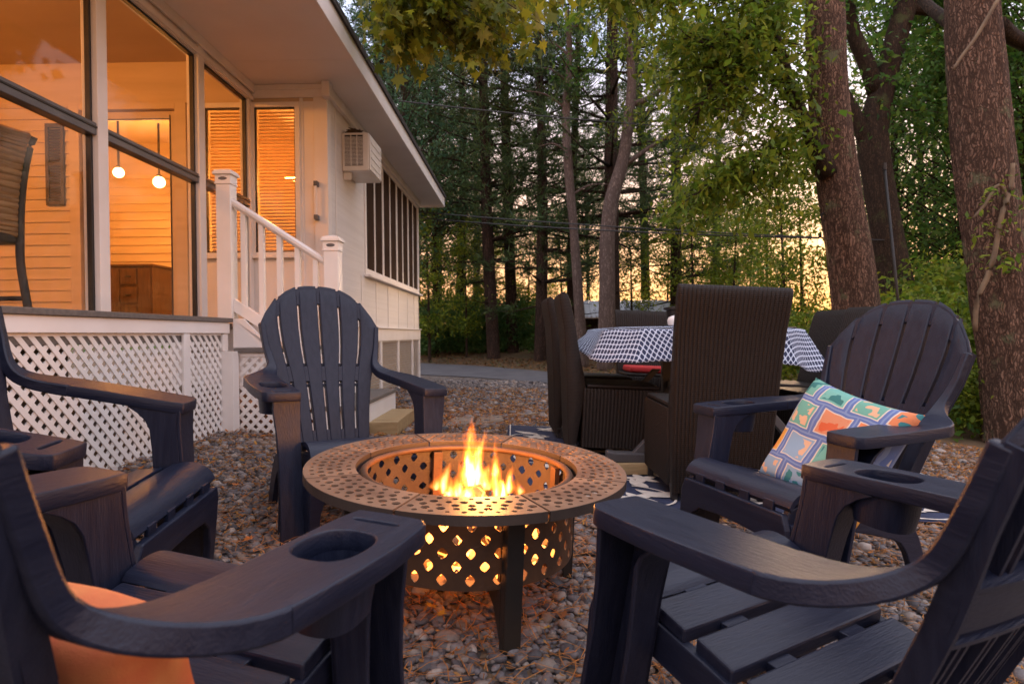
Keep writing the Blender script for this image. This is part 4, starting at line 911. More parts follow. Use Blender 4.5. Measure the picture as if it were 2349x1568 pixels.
def flame_mat(k, H, w, strength, lean):
    m = bpy.data.materials.new('flame'); m.use_nodes = True; nt = m.node_tree; nt.nodes.clear(); L = nt.links.new
    out = N(nt, 'ShaderNodeOutputMaterial'); em = N(nt, 'ShaderNodeEmission'); L(em.outputs[0], out.inputs['Volume'])
    co = N(nt, 'ShaderNodeTexCoord'); sp = N(nt, 'ShaderNodeSeparateXYZ'); L(co.outputs['Object'], sp.inputs[0])
    def mt(op, a, b_=None, c=None, clamp=False):
        n = N(nt, 'ShaderNodeMath', operation=op); n.use_clamp = clamp
        for i, q in enumerate((a, b_, c)):
            if q is None: continue
            if isinstance(q, (int, float)): n.inputs[i].default_value = q
            else: L(q, n.inputs[i])
        return n.outputs[0]
    h = mt('DIVIDE', sp.outputs['Z'], H, clamp=True)
    mp_ = N(nt, 'ShaderNodeMapping'); mp_.inputs['Location'].default_value = (k * 3.7, k * 1.9, k * 5.1); mp_.inputs['Scale'].default_value = (1, 1, .42); L(co.outputs['Object'], mp_.inputs[0])
    n1 = N(nt, 'ShaderNodeTexNoise'); n1.inputs['Scale'].default_value = 22; n1.inputs['Detail'].default_value = 3; L(mp_.outputs[0], n1.inputs['Vector']); s1 = N(nt, 'ShaderNodeSeparateColor'); L(n1.outputs['Color'], s1.inputs[0])
    amp = mt('MULTIPLY_ADD', h, w * 2.3, w * .5)
    dx = mt('ADD', mt('MULTIPLY_ADD', mt('SUBTRACT', s1.outputs[0], .5), amp, sp.outputs['X']), mt('MULTIPLY', mt('MULTIPLY', h, h), -lean)); dy = mt('MULTIPLY_ADD', mt('SUBTRACT', s1.outputs[1], .5), amp, sp.outputs['Y'])
    rad = mt('SQRT', mt('ADD', mt('MULTIPLY', dx, dx), mt('MULTIPLY', dy, dy)))
    env = mt('MULTIPLY', mt('POWER', mt('SUBTRACT', 1.02, h, clamp=True), .75), mt('MINIMUM', mt('MULTIPLY_ADD', h, 3.0, .55), 1.0))
    d = mt('SUBTRACT', 1, mt('DIVIDE', rad, mt('MAXIMUM', mt('MULTIPLY', env, w), .001)), clamp=True)
    n2 = N(nt, 'ShaderNodeTexNoise'); n2.inputs['Scale'].default_value = 46; n2.inputs['Detail'].default_value = 3; mp2 = N(nt, 'ShaderNodeMapping'); mp2.inputs['Scale'].default_value = (1, 1, .25); mp2.inputs['Location'].default_value = (k, 0, 0); L(co.outputs['Object'], mp2.inputs[0]); L(mp2.outputs[0], n2.inputs['Vector'])
    st = N(nt, 'ShaderNodeMapRange'); st.inputs[1].default_value = .38; st.inputs[2].default_value = .62; st.inputs[3].default_value = .18; st.inputs[4].default_value = 1.25; L(n2.outputs['Fac'], st.inputs[0])
    dens = mt('MULTIPLY', mt('POWER', d, 1.4), st.outputs[0])
    rp = N(nt, 'ShaderNodeValToRGB'); E_ = rp.color_ramp.elements; E_[0].position = 0; E_[0].color = (1, .13, .008, 1); E_[1].position = 1; E_[1].color = (1, .66, .26, 1); q = E_.new(.35); q.color = (1, .30, .03, 1)
    L(mt('MULTIPLY', dens, mt('SUBTRACT', 1.25, h)), rp.inputs['Fac']); L(rp.outputs['Color'], em.inputs['Color'])
    L(mt('MULTIPLY', dens, mt('MULTIPLY', mt('POWER', mt('SUBTRACT', 1.05, h, clamp=True), .8), strength)), em.inputs['Strength'])
    return m
# (u, v of the flame foot in the picture, depth, height, width, strength, lean)
FLAMES = [(1030, 1138, 1.86, .075, .030, 170, .01), (1120, 1120, 2.02, .10, .034, 170, .01), (1190, 1132, 1.95, .06, .022, 120, -.01), (1000, 1120, 2.02, .07, .028, 80, .02), (1078, 1112, 1.98, .25, .042, 330, .015), (1092, 1108, 2.00, .21, .032, 260, .03), (1138, 1134, 1.93, .215, .021, 330, .0), (1048, 1135, 1.90, .11, .024, 260, .012), (1168, 1128, 1.96, .10, .022, 190, .01), (1015, 1128, 1.98, .12, .026, 110, .02), (1150, 1142, 1.88, .07, .030, 330, -.01), (1068, 1142, 1.90, .07, .036, 330, .0), (1100, 1128, 2.05, .13, .034, 150, -.02)]
for k, (u, v, Y, H, w, s, ln) in enumerate(FLAMES):
    H *= .86; w *= 1.2; s *= .8
    p = at(u, v, Y); R = w * 2.4
    mb = MB(); mb.lathe([(.001, -.004), (R * .7, 0), (R, H * .2), (R, H * .6), (R * .8, H * .9), (.001, H * 1.03)], 16); fl = mb.build('flame', flame_mat(k, H, w, s, ln), None, 0, 180); fl.location = p
    tag(fl, 'bright yellow and orange flame rising from the burning logs', 'flame', 'flames in the fire pit')
def fire_light():
    for z, e in ((.29, 1.8), (.49, 8.0)):
        l = bpy.data.lights.new('fire_light', 'POINT'); l.energy = e; l.color = (1.0, .36, .08); l.shadow_soft_size = .05
        lo = bpy.data.objects.new('fire_light', l); COL.objects.link(lo); lo.parent = pit; lo.location = (.05, .03, z)
fire_light()

# ------------------------------------------------------------------ rug
def rug():
    x0, x1, y0, y1 = RUG; nx, ny = 56, 52; H = lambda x, y: gzf(x, y) + .034 + .006 * mnoise.noise(Vector((x * 2.2, y * 2.2, 1)))
    mb = MB(); mb.grid(lambda i, j: (x0 + (x1 - x0) * i / (nx - 1), y0 + (y1 - y0) * j / (ny - 1), H(x0 + (x1 - x0) * i / (nx - 1), y0 + (y1 - y0) * j / (ny - 1))), nx, ny)
    r = mb.build('rug', mat('navy_weave', (.014, .022, .058), .9, (.022, .032, .078), 12, bump=.25, bscale=350), None, 0, 180); r.modifiers.new('solid', 'SOLIDIFY').thickness = .008
    tag(r, 'navy blue outdoor rug with cream leaf and vine print', 'rug')
    rng = random.Random(12); pr = MB()
    def poly(pts):
        n = len(pts); c = (sum(p[0] for p in pts) / n, sum(p[1] for p in pts) / n)
        if not all(x0 + .02 < p[0] < x1 - .02 and y0 + .02 < p[1] < y1 - .02 for p in pts): return
        pr.add([(p[0], p[1], H(*p) + .0055) for p in pts] + [(*c, H(*c) + .0055)], [(i, (i + 1) % n, n) for i in range(n)])
    def ribbon(pts, w):
        for a, b_ in zip(pts[:-1], pts[1:]):
            if not all(x0 + .015 < p[0] < x1 - .015 and y0 + .015 < p[1] < y1 - .015 for p in (a, b_)): continue
            d = Vector((b_[0] - a[0], b_[1] - a[1])); d.normalize(); n_ = Vector((-d.y, d.x)) * w / 2
            q = [(a[0] + n_.x, a[1] + n_.y), (b_[0] + n_.x, b_[1] + n_.y), (b_[0] - n_.x, b_[1] - n_.y), (a[0] - n_.x, a[1] - n_.y)]
            pr.add([(p[0], p[1], H(*p) + .0055) for p in q], [(0, 1, 2, 3)])
    def leaf(x, y, a, L_, w, bend=.2):
        top, bot = [], []
        for t in np.linspace(0, 1, 7):
            ww = w * math.sin(math.pi * t ** .8) * .5; bx = bend * L_ * math.sin(math.pi * t) ; px, py = t * L_, bx
            top.append((px, py + ww)); bot.append((px, py - ww))
        P = [(x + px * math.cos(a) - py * math.sin(a), y + px * math.sin(a) + py * math.cos(a)) for px, py in top + bot[::-1][1:-1]]; poly(P)
    e = [(x0 + .02, y0 + .02), (x1 - .02, y0 + .02), (x1 - .02, y1 - .02), (x0 + .02, y1 - .02), (x0 + .02, y0 + .02)]
    for a, b_ in zip(e[:-1], e[1:]):
        N_ = 40; ribbon([(a[0] + (b_[0] - a[0]) * k / N_, a[1] + (b_[1] - a[1]) * k / N_) for k in range(N_ + 1)], .009)
    gx = 6; gy = 6
    for i in range(gx):
        for j in range(gy):
            cx, cy = x0 + (i + .5 + .25 * (j % 2)) * (x1 - x0) / gx, y0 + (j + .5) * (y1 - y0) / gy; ph = rng.uniform(0, 6.28); sg = rng.choice((-1, 1))
            P = [(cx + (.07 + .085 * t) * math.cos(ph + sg * t * 2.2), cy + (.07 + .085 * t) * math.sin(ph + sg * t * 2.2)) for t in np.linspace(0, 2.1, 26)]; ribbon(P, .013)
            for k in (6, 12, 18, 23):
                x, y = P[k]; a = math.atan2(P[k + 1][1] - y, P[k + 1][0] - x) + sg * rng.uniform(-1.2, .9); leaf(x, y, a, rng.uniform(.17, .27), rng.uniform(.07, .10), rng.uniform(-.2, .2))
            for k in range(5): leaf(cx, cy, ph + k * 1.257, .11, .055, 0)
    pr.build('leaf_print', mat('cream_print', (.68, .61, .53), .9, (.58, .52, .45), 30, bump=.2, bscale=350), r)
rug()

# ------------------------------------------------------------------ wicker dining chairs
def wicker_mat():
    m, nt, b = nodes('dark_wicker'); L = nt.links.new; co = N(nt, 'ShaderNodeTexCoord'); b.inputs['Roughness'].default_value = .55; b.inputs['Specular IOR Level'].default_value = .3
    wv = N(nt, 'ShaderNodeTexWave', wave_type='BANDS', bands_direction='Z'); wv.inputs['Scale'].default_value = 34; wv.inputs['Distortion'].default_value = 1.2; wv.inputs['Detail'].default_value = 2; wv.inputs['Detail Scale'].default_value = 6; L(co.outputs['Object'], wv.inputs['Vector'])
    nz = N(nt, 'ShaderNodeTexNoise'); nz.inputs['Scale'].default_value = 90; L(co.outputs['Object'], nz.inputs['Vector'])
    mx = N(nt, 'ShaderNodeMix', data_type='RGBA'); mx.inputs[6].default_value = (.008, .005, .0038, 1); mx.inputs[7].default_value = (.027, .0165, .0115, 1); L(wv.outputs['Color'], mx.inputs[0])
    m2 = N(nt, 'ShaderNodeMix', data_type='RGBA', blend_type='MULTIPLY'); m2.inputs[0].default_value = .55; L(mx.outputs[2], m2.inputs[6]); L(nz.outputs['Fac'], m2.inputs[7]); L(m2.outputs[2], b.inputs['Base Color'])
    bp = N(nt, 'ShaderNodeBump'); bp.inputs['Strength'].default_value = .4; bp.inputs['Distance'].default_value = .003; L(wv.outputs['Fac'], bp.inputs['Height']); L(bp.outputs[0], b.inputs['Normal']); return m
M['wicker'] = wicker_mat()
def make_dining_chair():
    o = empty('dining_chair'); rib = lambda k: .0055 * abs(math.sin(k * math.pi / 4))
    def strand(seq_w, n_r): return np.linspace(-1, 1, n_r * 4 + 1)
    # backrest: rings up its height
    rings = []; nr = 26; xs = np.linspace(-1, 1, nr * 4 + 1)
    for z in [.03, .12, .25, .40, .44, .52, .62, .72, .82, .92, .99, 1.02, 1.035, 1.04]:
        w = np.interp(z, [0, .45, 1.04], [.232, .248, .270]); yb = np.interp(z, [0, .45, .8, 1.04], [-.275, -.305, -.335, -.385]); th = np.interp(z, [0, .44, .7, 1.04], [.03, .115, .075, .055])
        tp = max(0, (z - 1.0) / .04); yb += .024 * tp ** 2; th -= .045 * tp ** 2
        back = [(x * w, yb - rib(i), z) for i, x in enumerate(xs)]; front = [(x * w, yb + th + rib(i), z) for i, x in enumerate(xs)][::-1]
        rings.append(back + front)
    MB().loft(rings).build('backrest', M['wicker'], o, 0, 60)
    rings = []; ny_ = 24
    for z, k in ((.055, .955), (.20, .98), (.36, 1.0), (.425, 1.0), (.435, .985)):
        w = .250 * k; y0, y1 = -.20, .29 * k; ring = []
        for i, x in enumerate(np.linspace(-1, 1, 24 * 4 + 1)): ring.append((x * w, y1 + rib(i), z))
        for i, t in enumerate(np.linspace(0, 1, 22 * 4 + 1)): ring.append((w + rib(i), y1 + (y0 - y1) * t, z))
        for i, t in enumerate(np.linspace(0, 1, 22 * 4 + 1)): ring.append((-w - rib(i), y0 + (y1 - y0) * t, z))
        rings.append(ring)
    MB().loft(rings).build('seat_skirt', M['wicker'], o, 0, 60)
    MB().box((-.245, .245), (-.18, .285), (.4355, .462)).build('seat', M['wicker'], o, .012, 60, 3)
    for x in (-.215, .215):
        for y in (-.245, .245): MB().loft([[(x - a, y - a, z), (x + a, y - a, z), (x + a, y + a, z), (x - a, y + a, z)] for z, a in ((-.01, .014), (.07, .02))]).build('leg', M['black'], o, .002)
    return o
dc = make_dining_chair()
DC = [(1.00, 3.33, 1, 'wicker dining chair with its back to the fire pit, before the table'),
      (.635, 4.25, -90, 'wicker dining chair on the house side of the table, by the wooden block'),
      (.585, 4.93, -88, 'wicker dining chair on the house side of the table, towards the drive'),
      (1.22, 5.72, 180, 'wicker dining chair at the end of the table towards the shed'),
      (2.06, 4.20, 98, 'wicker dining chair on the tree side of the table, close to the patterned pillow chair'),
      (2.14, 4.92, 92, 'wicker dining chair on the tree side of the table, towards the trees')]
for i, (x, y, a, lab) in enumerate(DC):
    c = dc if i == 0 else None
    if c is None: c = copy_tree(dc)
    DC[i] = (c, x, y, a, lab)
for c, x, y, a, lab in DC: stand(c, x, y, math.radians(a), .045); tag(c, lab, 'chair', 'wicker chairs around the dining table')

# table, cloth, blocks and small things on it
TX, TY, TZ = 1.22, 4.42, .868
def table():
    g = gzf(TX, TY); o = empty('dining_table', (TX, TY, 0), 0, 'dark trestle dining table under the checked cloth, raised on blocks', 'table')
    MB().prism([(-.41, -.60), (.41, -.60), (.60, -.41), (.60, .41), (.41, .60), (-.41, .60), (-.60, .41), (-.60, -.41)], 'z', TZ - .04, TZ - .006).build('tabletop', M['darkmetal'], o, .004)
    steel = mat('grey_powder_coat', (.075, .070, .072), .5, (.06, .055, .058), 6)
    for y in (-.78, .45):
        zf = gzf(TX - .5, TY + y) + .095; zr = gzf(TX + .5, TY + y) + .095
        MB().loft([[(x, y + dy, z + dz) for dy, dz in ((-.035, 0), (.035, 0), (.035, .065), (-.035, .065))] for x, z in ((-.68, zf + .01), (-.62, zf), (.62, zr), (.68, zr + .01))]).build('foot', steel, o, .012)
        for sg in (-1, 1): MB().loft([[(x + a, y + b_, z) for a, b_ in ((-.03, -.025), (.03, -.025), (.03, .025), (-.03, .025))] for x, z in ((sg * .50, (zf if sg < 0 else zr) + .055), (-sg * .05 if False else sg * .10, .55))]).build('brace', steel, o, .004)
        MB().box((-.06, .06), (y - .03, y + .03), (.15, TZ - .041)).build('leg', steel, o, .006)
    MB().box((-.03, .03), (-.75, .42), (.40, .46)).build('stretcher', steel, o, .004)
    for x, y, lab in ((-.56, -.78, 'raw lumber block under the table foot near the fire pit'), (-.58, .45, 'raw lumber block under the far house side table foot'), (.56, -.78, 'raw lumber block under the table foot behind the pillow chair'), (.56, .45, 'raw lumber block under the far tree side table foot')):
        z = gzf(TX + x, TY + y) + .035; b_ = MB().box((-.14, .14), (-.07, .07), (0, .062)).build('wooden_block', M['lumber'], None, .003); b_.location = (TX + x, TY + y, z); tag(b_, lab, 'block', 'lumber blocks under the table feet')
    # cloth
    nP = 160; P = []
    hx, hy, ch = .63, .63, .20; per = [(-hx + ch, -hy), (hx - ch, -hy), (hx, -hy + ch), (hx, hy - ch), (hx - ch, hy), (-hx + ch, hy), (-hx, hy - ch), (-hx, -hy + ch)]
    Ls = [math.hypot(per[(i + 1) % 8][0] - per[i][0], per[(i + 1) % 8][1] - per[i][1]) for i in range(8)]; T_ = sum(Ls); ed = []
    for k in range(nP):
        s = T_ * k / nP; i = 0
        while s > Ls[i]: s -= Ls[i]; i += 1
        a, b_ = per[i], per[(i + 1) % 8]; t = s / Ls[i]; x, y = a[0] + (b_[0] - a[0]) * t, a[1] + (b_[1] - a[1]) * t; ang = math.atan2(y, x); ed.append((x, y, ang, T_ * k / nP))
    v = []; uv = []; nr_ = 14
    def bump(a, c, w): d = (a - c + math.pi) % (2 * math.pi) - math.pi; return math.exp(-(d / w) ** 2)
    for r in range(nr_):
        for x, y, a, s in ed:
            if r < 5:
                q = (r + .001) / 5 if r else .02; z = TZ; px, py = x * q, y * q; u_, w_ = px, py
            else:
                t = (r - 4) / (nr_ - 5); drop = .225 + .05 * bump(a, -.72, .30) - .10 * bump(a, math.pi - .05, .65) + .012 * math.sin(a * 7); fl = .05 + .13 * bump(a, math.pi - .05, .65) + .10 * bump(a, -.62, .30) + .07 * bump(a, -2.35, .3) + .018 * math.sin(a * 11 + 1)
                n_ = Vector((math.cos(a), math.sin(a))); k = fl * (t ** 1.3); px, py = x + n_.x * k, y + n_.y * k; z = TZ - drop * (1 - (1 - min(t * 1.05, 1)) ** 1.0) * (.25 * t + .75) + .003 * math.sin(a * 23 + t * 4)
                px += n_.x * .012 * math.sin(a * 13 + 2) * t; py += n_.y * .012 * math.sin(a * 13 + 2) * t
                u_, w_ = x + n_.x * drop * t, y + n_.y * drop * t
            v.append((px, py, z)); uv.append((u_, w_))
    f = [(r * nP + k, r * nP + (k + 1) % nP, (r + 1) * nP + (k + 1) % nP, (r + 1) * nP + k) for r in range(nr_ - 1) for k in range(nP)] + [tuple(range(nP))[::-1]]
    me = bpy.data.meshes.new('tablecloth'); me.from_pydata(v, [], f); ul = me.uv_layers.new(name='UVMap')
    for lp_ in me.loops: ul.data[lp_.index].uv = uv[lp_.vertex_index]
    m, nt, b = nodes('navy_dot_cloth'); L = nt.links.new; b.inputs['Roughness'].default_value = .8
    co = N(nt, 'ShaderNodeTexCoord'); sp = N(nt, 'ShaderNodeSeparateXYZ'); L(co.outputs['UV'], sp.inputs[0])
    def mt(op, a, b_=None):
        n = N(nt, 'ShaderNodeMath', operation=op)
        for i, q in enumerate((a, b_)):
            if q is None: continue
            if isinstance(q, (int, float)): n.inputs[i].default_value = q
            else: L(q, n.inputs[i])
        return n.outputs[0]
    ds = []
    for op in ('ADD', 'SUBTRACT'):
        q = mt('MULTIPLY', mt(op, sp.outputs[0], sp.outputs[1]), 27.0); ds.append(mt('ABSOLUTE', mt('SUBTRACT', mt('FRACT', q), .5)))
    dd = mt('POWER', mt('ADD', mt('POWER', ds[0], 3.5), mt('POWER', ds[1], 3.5)), 1 / 3.5); mx = N(nt, 'ShaderNodeMix', data_type='RGBA'); L(mt('GREATER_THAN', dd, .40), mx.inputs[0]); mx.inputs[6].default_value = (.016, .026, .07, 1); mx.inputs[7].default_value = (.50, .57, .70, 1); L(mx.outputs[2], b.inputs['Base Color'])
    c = link_mesh('tablecloth', me, m, None, 0, 180); c.location = (TX, TY, 0); c.modifiers.new('solid', 'SOLIDIFY').thickness = .002
    tag(c, 'navy and white dotted cloth draped over the dining table', 'tablecloth')
    def lid(x, y, n, prof, m_, lab, cat):
        o2 = MB().lathe(prof, 24).build(n, m_, None, 0, 40); o2.location = (TX + x, TY + y, TZ + .002); tag(o2, lab, cat)
    p = at(1543, 733, 4.2)
    lid(p.x - TX, 4.15 - TY, 'bowl', [(.001, 0), (.03, 0), (.045, .012), (.05, .04), (.042, .06), (.02, .072), (.001, .075)], M['ceramic'], 'white rounded bowl standing on the checked tablecloth', 'bowl')
    p = at(1546, 720, 4.5)
    lid(p.x - TX, 4.5 - TY, 'lantern', [(.001, 0), (.07, 0), (.07, .015), (.055, .02), (.055, .12), (.075, .125), (.075, .14), (.001, .15)], M['iron'], 'small black lantern on the tablecloth behind the white bowl', 'lantern')
table()
def red_cushion():
    c = DC[3][0]; o = MB().box((-.21, .21), (-.16, .25), (.464, .52)).build('seat_cushion', M['red_cloth'], None, .02, 60, 3); bpy.context.view_layer.update(); o.matrix_world = c.matrix_world.copy(); tag(o, 'red seat cushion on the wicker chair towards the shed', 'cushion')
red_cushion()

# ------------------------------------------------------------------ trees
def bark_mat(name, c1, c2, lichen=None, sc=1.0):
    m, nt, b = nodes(name); L = nt.links.new; co = N(nt, 'ShaderNodeTexCoord'); mp_ = N(nt, 'ShaderNodeMapping'); mp_.inputs['Scale'].default_value = (1, 1, .20)
    wn_ = N(nt, 'ShaderNodeTexNoise'); wn_.inputs['Scale'].default_value = 9 * sc; wn_.inputs['Detail'].default_value = 4; L(co.outputs['Object'], wn_.inputs['Vector']); wv_ = N(nt, 'ShaderNodeVectorMath', operation='MULTIPLY_ADD'); L(wn_.outputs['Color'], wv_.inputs[0]); wv_.inputs[1].default_value = (.075, .075, .30); L(co.outputs['Object'], wv_.inputs[2]); L(wv_.outputs[0], mp_.inputs[0])
    vo = N(nt, 'ShaderNodeTexVoronoi', feature='DISTANCE_TO_EDGE'); vo.inputs['Scale'].default_value = 52 * sc; L(mp_.outputs[0], vo.inputs['Vector'])
    nz = N(nt, 'ShaderNodeTexNoise'); nz.inputs['Scale'].default_value = 60 * sc; nz.inputs['Detail'].default_value = 8; nz.inputs['Roughness'].default_value = .7; L(mp_.outputs[0], nz.inputs['Vector'])
    mr = N(nt, 'ShaderNodeMapRange'); mr.inputs[1].default_value = .0; mr.inputs[2].default_value = .30; L(vo.outputs['Distance'], mr.inputs[0])
    vo2 = N(nt, 'ShaderNodeTexVoronoi', feature='DISTANCE_TO_EDGE'); vo2.inputs['Scale'].default_value = 19 * sc; mp2 = N(nt, 'ShaderNodeMapping'); mp2.inputs['Scale'].default_value = (1, 1, .55); L(mp_.outputs[0], mp2.inputs[0]); L(mp2.outputs[0], vo2.inputs['Vector'])
    mr2 = N(nt, 'ShaderNodeMapRange'); mr2.inputs[1].default_value = .0; mr2.inputs[2].default_value = .22; mr2.inputs[3].default_value = .15; L(vo2.outputs['Distance'], mr2.inputs[0])
    mu0 = N(nt, 'ShaderNodeMath', operation='MULTIPLY'); L(mr.outputs[0], mu0.inputs[0]); L(mr2.outputs[0], mu0.inputs[1])
    nl = N(nt, 'ShaderNodeTexNoise'); nl.inputs['Scale'].default_value = 5; nl.inputs['Detail'].default_value = 3; L(co.outputs['Object'], nl.inputs['Vector']); ml = N(nt, 'ShaderNodeMapRange'); ml.inputs[1].default_value = .3; ml.inputs[2].default_value = .7; ml.inputs[3].default_value = .65; ml.inputs[4].default_value = 1.35; L(nl.outputs['Fac'], ml.inputs[0])
    mu1 = N(nt, 'ShaderNodeMath', operation='MULTIPLY'); L(mu0.outputs[0], mu1.inputs[0]); L(ml.outputs[0], mu1.inputs[1])
    mu = N(nt, 'ShaderNodeMath', operation='MULTIPLY'); L(mu1.outputs[0], mu.inputs[0]); L(nz.outputs['Fac'], mu.inputs[1])
    mx = N(nt, 'ShaderNodeMix', data_type='RGBA'); mx.inputs[6].default_value = (*c2, 1); mx.inputs[7].default_value = (*c1, 1); m3 = N(nt, 'ShaderNodeMapRange'); m3.inputs[1].default_value = .03; m3.inputs[2].default_value = .42; L(mu.outputs[0], m3.inputs[0]); L(m3.outputs[0], mx.inputs[0]); cur = mx.outputs[2]
    if lichen:
        n2 = N(nt, 'ShaderNodeTexNoise'); n2.inputs['Scale'].default_value = 3.2; n2.inputs['Detail'].default_value = 8; n2.inputs['Roughness'].default_value = .72; L(co.outputs['Object'], n2.inputs['Vector']); m4 = N(nt, 'ShaderNodeMapRange'); m4.inputs[1].default_value = .58; m4.inputs[2].default_value = .66; m4.inputs[4].default_value = .75; L(n2.outputs['Fac'], m4.inputs[0])
        x2 = N(nt, 'ShaderNodeMix', data_type='RGBA'); L(m4.outputs[0], x2.inputs[0]); L(cur, x2.inputs[6]); x2.inputs[7].default_value = (*lichen, 1); cur = x2.outputs[2]
    L(cur, b.inputs['Base Color']); b.inputs['Roughness'].default_value = .9; b.inputs['Specular IOR Level'].default_value = .2
    bp = N(nt, 'ShaderNodeBump'); bp.inputs['Strength'].default_value = 1; bp.inputs['Distance'].default_value = .018; L(mu.outputs[0], bp.inputs['Height']); L(bp.outputs[0], b.inputs['Normal']); return m
M['bark_oak'] = bark_mat('oak_bark', (.30, .18, .125), (.055, .032, .022), (.15, .16, .09))
M['bark_dark'] = bark_mat('dark_bark', (.085, .052, .032), (.026, .017, .012), (.07, .08, .03))
M['bark_pine'] = bark_mat('pine_bark', (.085, .052, .038), (.025, .016, .012), None, .7)
M['bark_grey'] = bark_mat('grey_bark', (.20, .15, .125), (.09, .065, .055), None, .7)
def trunk(mb, pts, rad, n=20, amp=.06, step=.12, seed=0):
    P = smooth_pts(pts, 8, False); R = np.interp(np.linspace(0, 1, len(P)), np.linspace(0, 1, len(rad)), rad)
    seg = [0]
    for a, b_ in zip(P[:-1], P[1:]): seg.append(seg[-1] + (b_ - a).length)
    cnt = max(4, int(seg[-1] / step)); rings = []
    for q in np.linspace(0, seg[-1], cnt):
        i = min(max(np.searchsorted(seg, q) - 1, 0), len(P) - 2); t = (q - seg[i]) / max(seg[i + 1] - seg[i], 1e-6); p = P[i].lerp(P[i + 1], t); r = R[i] + (R[i + 1] - R[i]) * t
        d = (P[min(i + 2, len(P) - 1)] - P[max(i - 1, 0)]).normalized(); ax = d.cross(Vector((0, 1, 0))).normalized(); ay = ax.cross(d); ring = []
        for k in range(n):
            th = 2 * math.pi * k / n; c, s_ = math.cos(th), math.sin(th)
            w = 1 + amp * (1 - 2 * abs(mnoise.noise(Vector((c * 3.2, s_ * 3.2, q * 1.1 + seed))))) * .9 + amp * .8 * mnoise.noise(Vector((c * 1.1 + 7, s_ * 1.1, q * .7 + seed)))
            ring.append(p + (ax * c + ay * s_) * r * w)
        rings.append(ring)
    mb.loft(rings); return P
def pxtrunk(L_, Y, dy=0):
    """picture points (u, v, width) of a trunk at depth Y -> points and radii, base first"""
    pts = []; rad = []
    for k, (u, v, w) in enumerate(L_): y = Y + dy * k; pts.append(at(u, v, y)); rad.append(w * y / F_PX / 2)
    return pts, rad
LEAF4 = np.array([(0, 0, 0), (.23, .42, .05), (0, 1, -.05), (-.23, .42, .05)])
def leaves(centers, size, rng, pal, droop=.5, shape=None, var=.25):
    """one leaf per centre; returns verts, faces (n-gons of equal size), colours"""
    B = LEAF4 if shape is None else shape; n = len(centers); k = len(B); s = size * np.exp(rng.normal(0, var, n))
    a = rng.uniform(0, 2 * np.pi, n); el = rng.normal(-droop, .55, n); d = np.stack([np.cos(a) * np.cos(el), np.sin(a) * np.cos(el), np.sin(el)], 1)
    up = rng.normal(0, .55, (n, 3)) + np.array([0, 0, 1.]); x = np.cross(d, up); x /= np.linalg.norm(x, axis=1, keepdims=True) + 1e-9; z = np.cross(x, d)
    P = (B[None, :, 0:1] * x[:, None] + B[None, :, 1:2] * d[:, None] + B[None, :, 2:3] * z[:, None]) * s[:, None, None] + centers[:, None]
    pal = np.array(pal); c = pal[rng.integers(0, len(pal), n)] * rng.uniform(.7, 1.25, (n, 1))
    return P.reshape(-1, 3), np.arange(n * k).reshape(n, k), np.repeat(c, k, 0)
GREEN = [(.065, .145, .025), (.09, .18, .028), (.048, .11, .024), (.13, .20, .03), (.075, .155, .04)]
YGREEN = [(.15, .21, .02), (.19, .24, .022), (.11, .18, .02), (.24, .25, .025), (.09, .15, .02), (.22, .27, .03)]
OLIVE = [(.18, .18, .014), (.23, .21, .016), (.13, .15, .014), (.09, .115, .014), (.26, .22, .022)]
TEAL = [(.055, .125, .065), (.075, .15, .08), (.042, .10, .05), (.09, .165, .07)]
def twig_cloud(starts, targets, rng, n_leaf, spread, sag, mb, r0=.010):
    """thin twigs from starts to targets, leaf positions along them"""
    out = []
    for s_, t_ in zip(starts, targets):
        s_, t_ = Vector(s_), Vector(t_); L_ = (t_ - s_).length; m_ = (s_ + t_) / 2 + Vector((rng.normal(0, .08), rng.normal(0, .08), sag * L_)); pts = [s_, m_.lerp(s_, .45) + Vector((0, 0, sag * L_ * .3)), m_, m_.lerp(t_, .55), t_]
        mb.tube(smooth_pts(pts, 3, False), list(np.linspace(r0 * (1 + .5 * L_), r0 * .25, 13)), 5)
        t = rng.uniform(.25, 1.05, n_leaf) ** .8; A = np.array(pts); idx = np.clip(t * 4, 0, 3.999); i = idx.astype(int); f_ = (idx - i)[:, None]
        out.append(A[i] * (1 - f_) + A[i + 1] * f_ + rng.normal(0, spread, (n_leaf, 3)) * np.array([1.1, 1.1, .5]))
    return np.concatenate(out)
def sample_px(rng, n, u0, u1, v0, v1, y0, y1): 
    return [at(a, b_, c) for a, b_, c in zip(rng.uniform(u0, u1, n), rng.uniform(v0, v1, n), rng.uniform(y0, y1, n))]
def nearest_start(limb, tg, rng): 
    out = []
    for t in tg:
        c = sorted(limb, key=lambda p: (p - t).length + max(0, t.z - p.z) * 2)[:4]; out.append(c[rng.integers(0, len(c))])
    return out
def join(parts):
    V, Fc, C = [], [], []; n = 0
    for v, f, c in parts: V.append(v); Fc.append(f + n); C.append(c); n += len(v)
    return np.concatenate(V), np.concatenate(Fc), np.concatenate(C)
MSHAPE = np.array([(x * .82, y * 1.05 + .5, -.42 * abs(x) - .10 * max(y, 0) ** 2) for x, y in MAPLE])

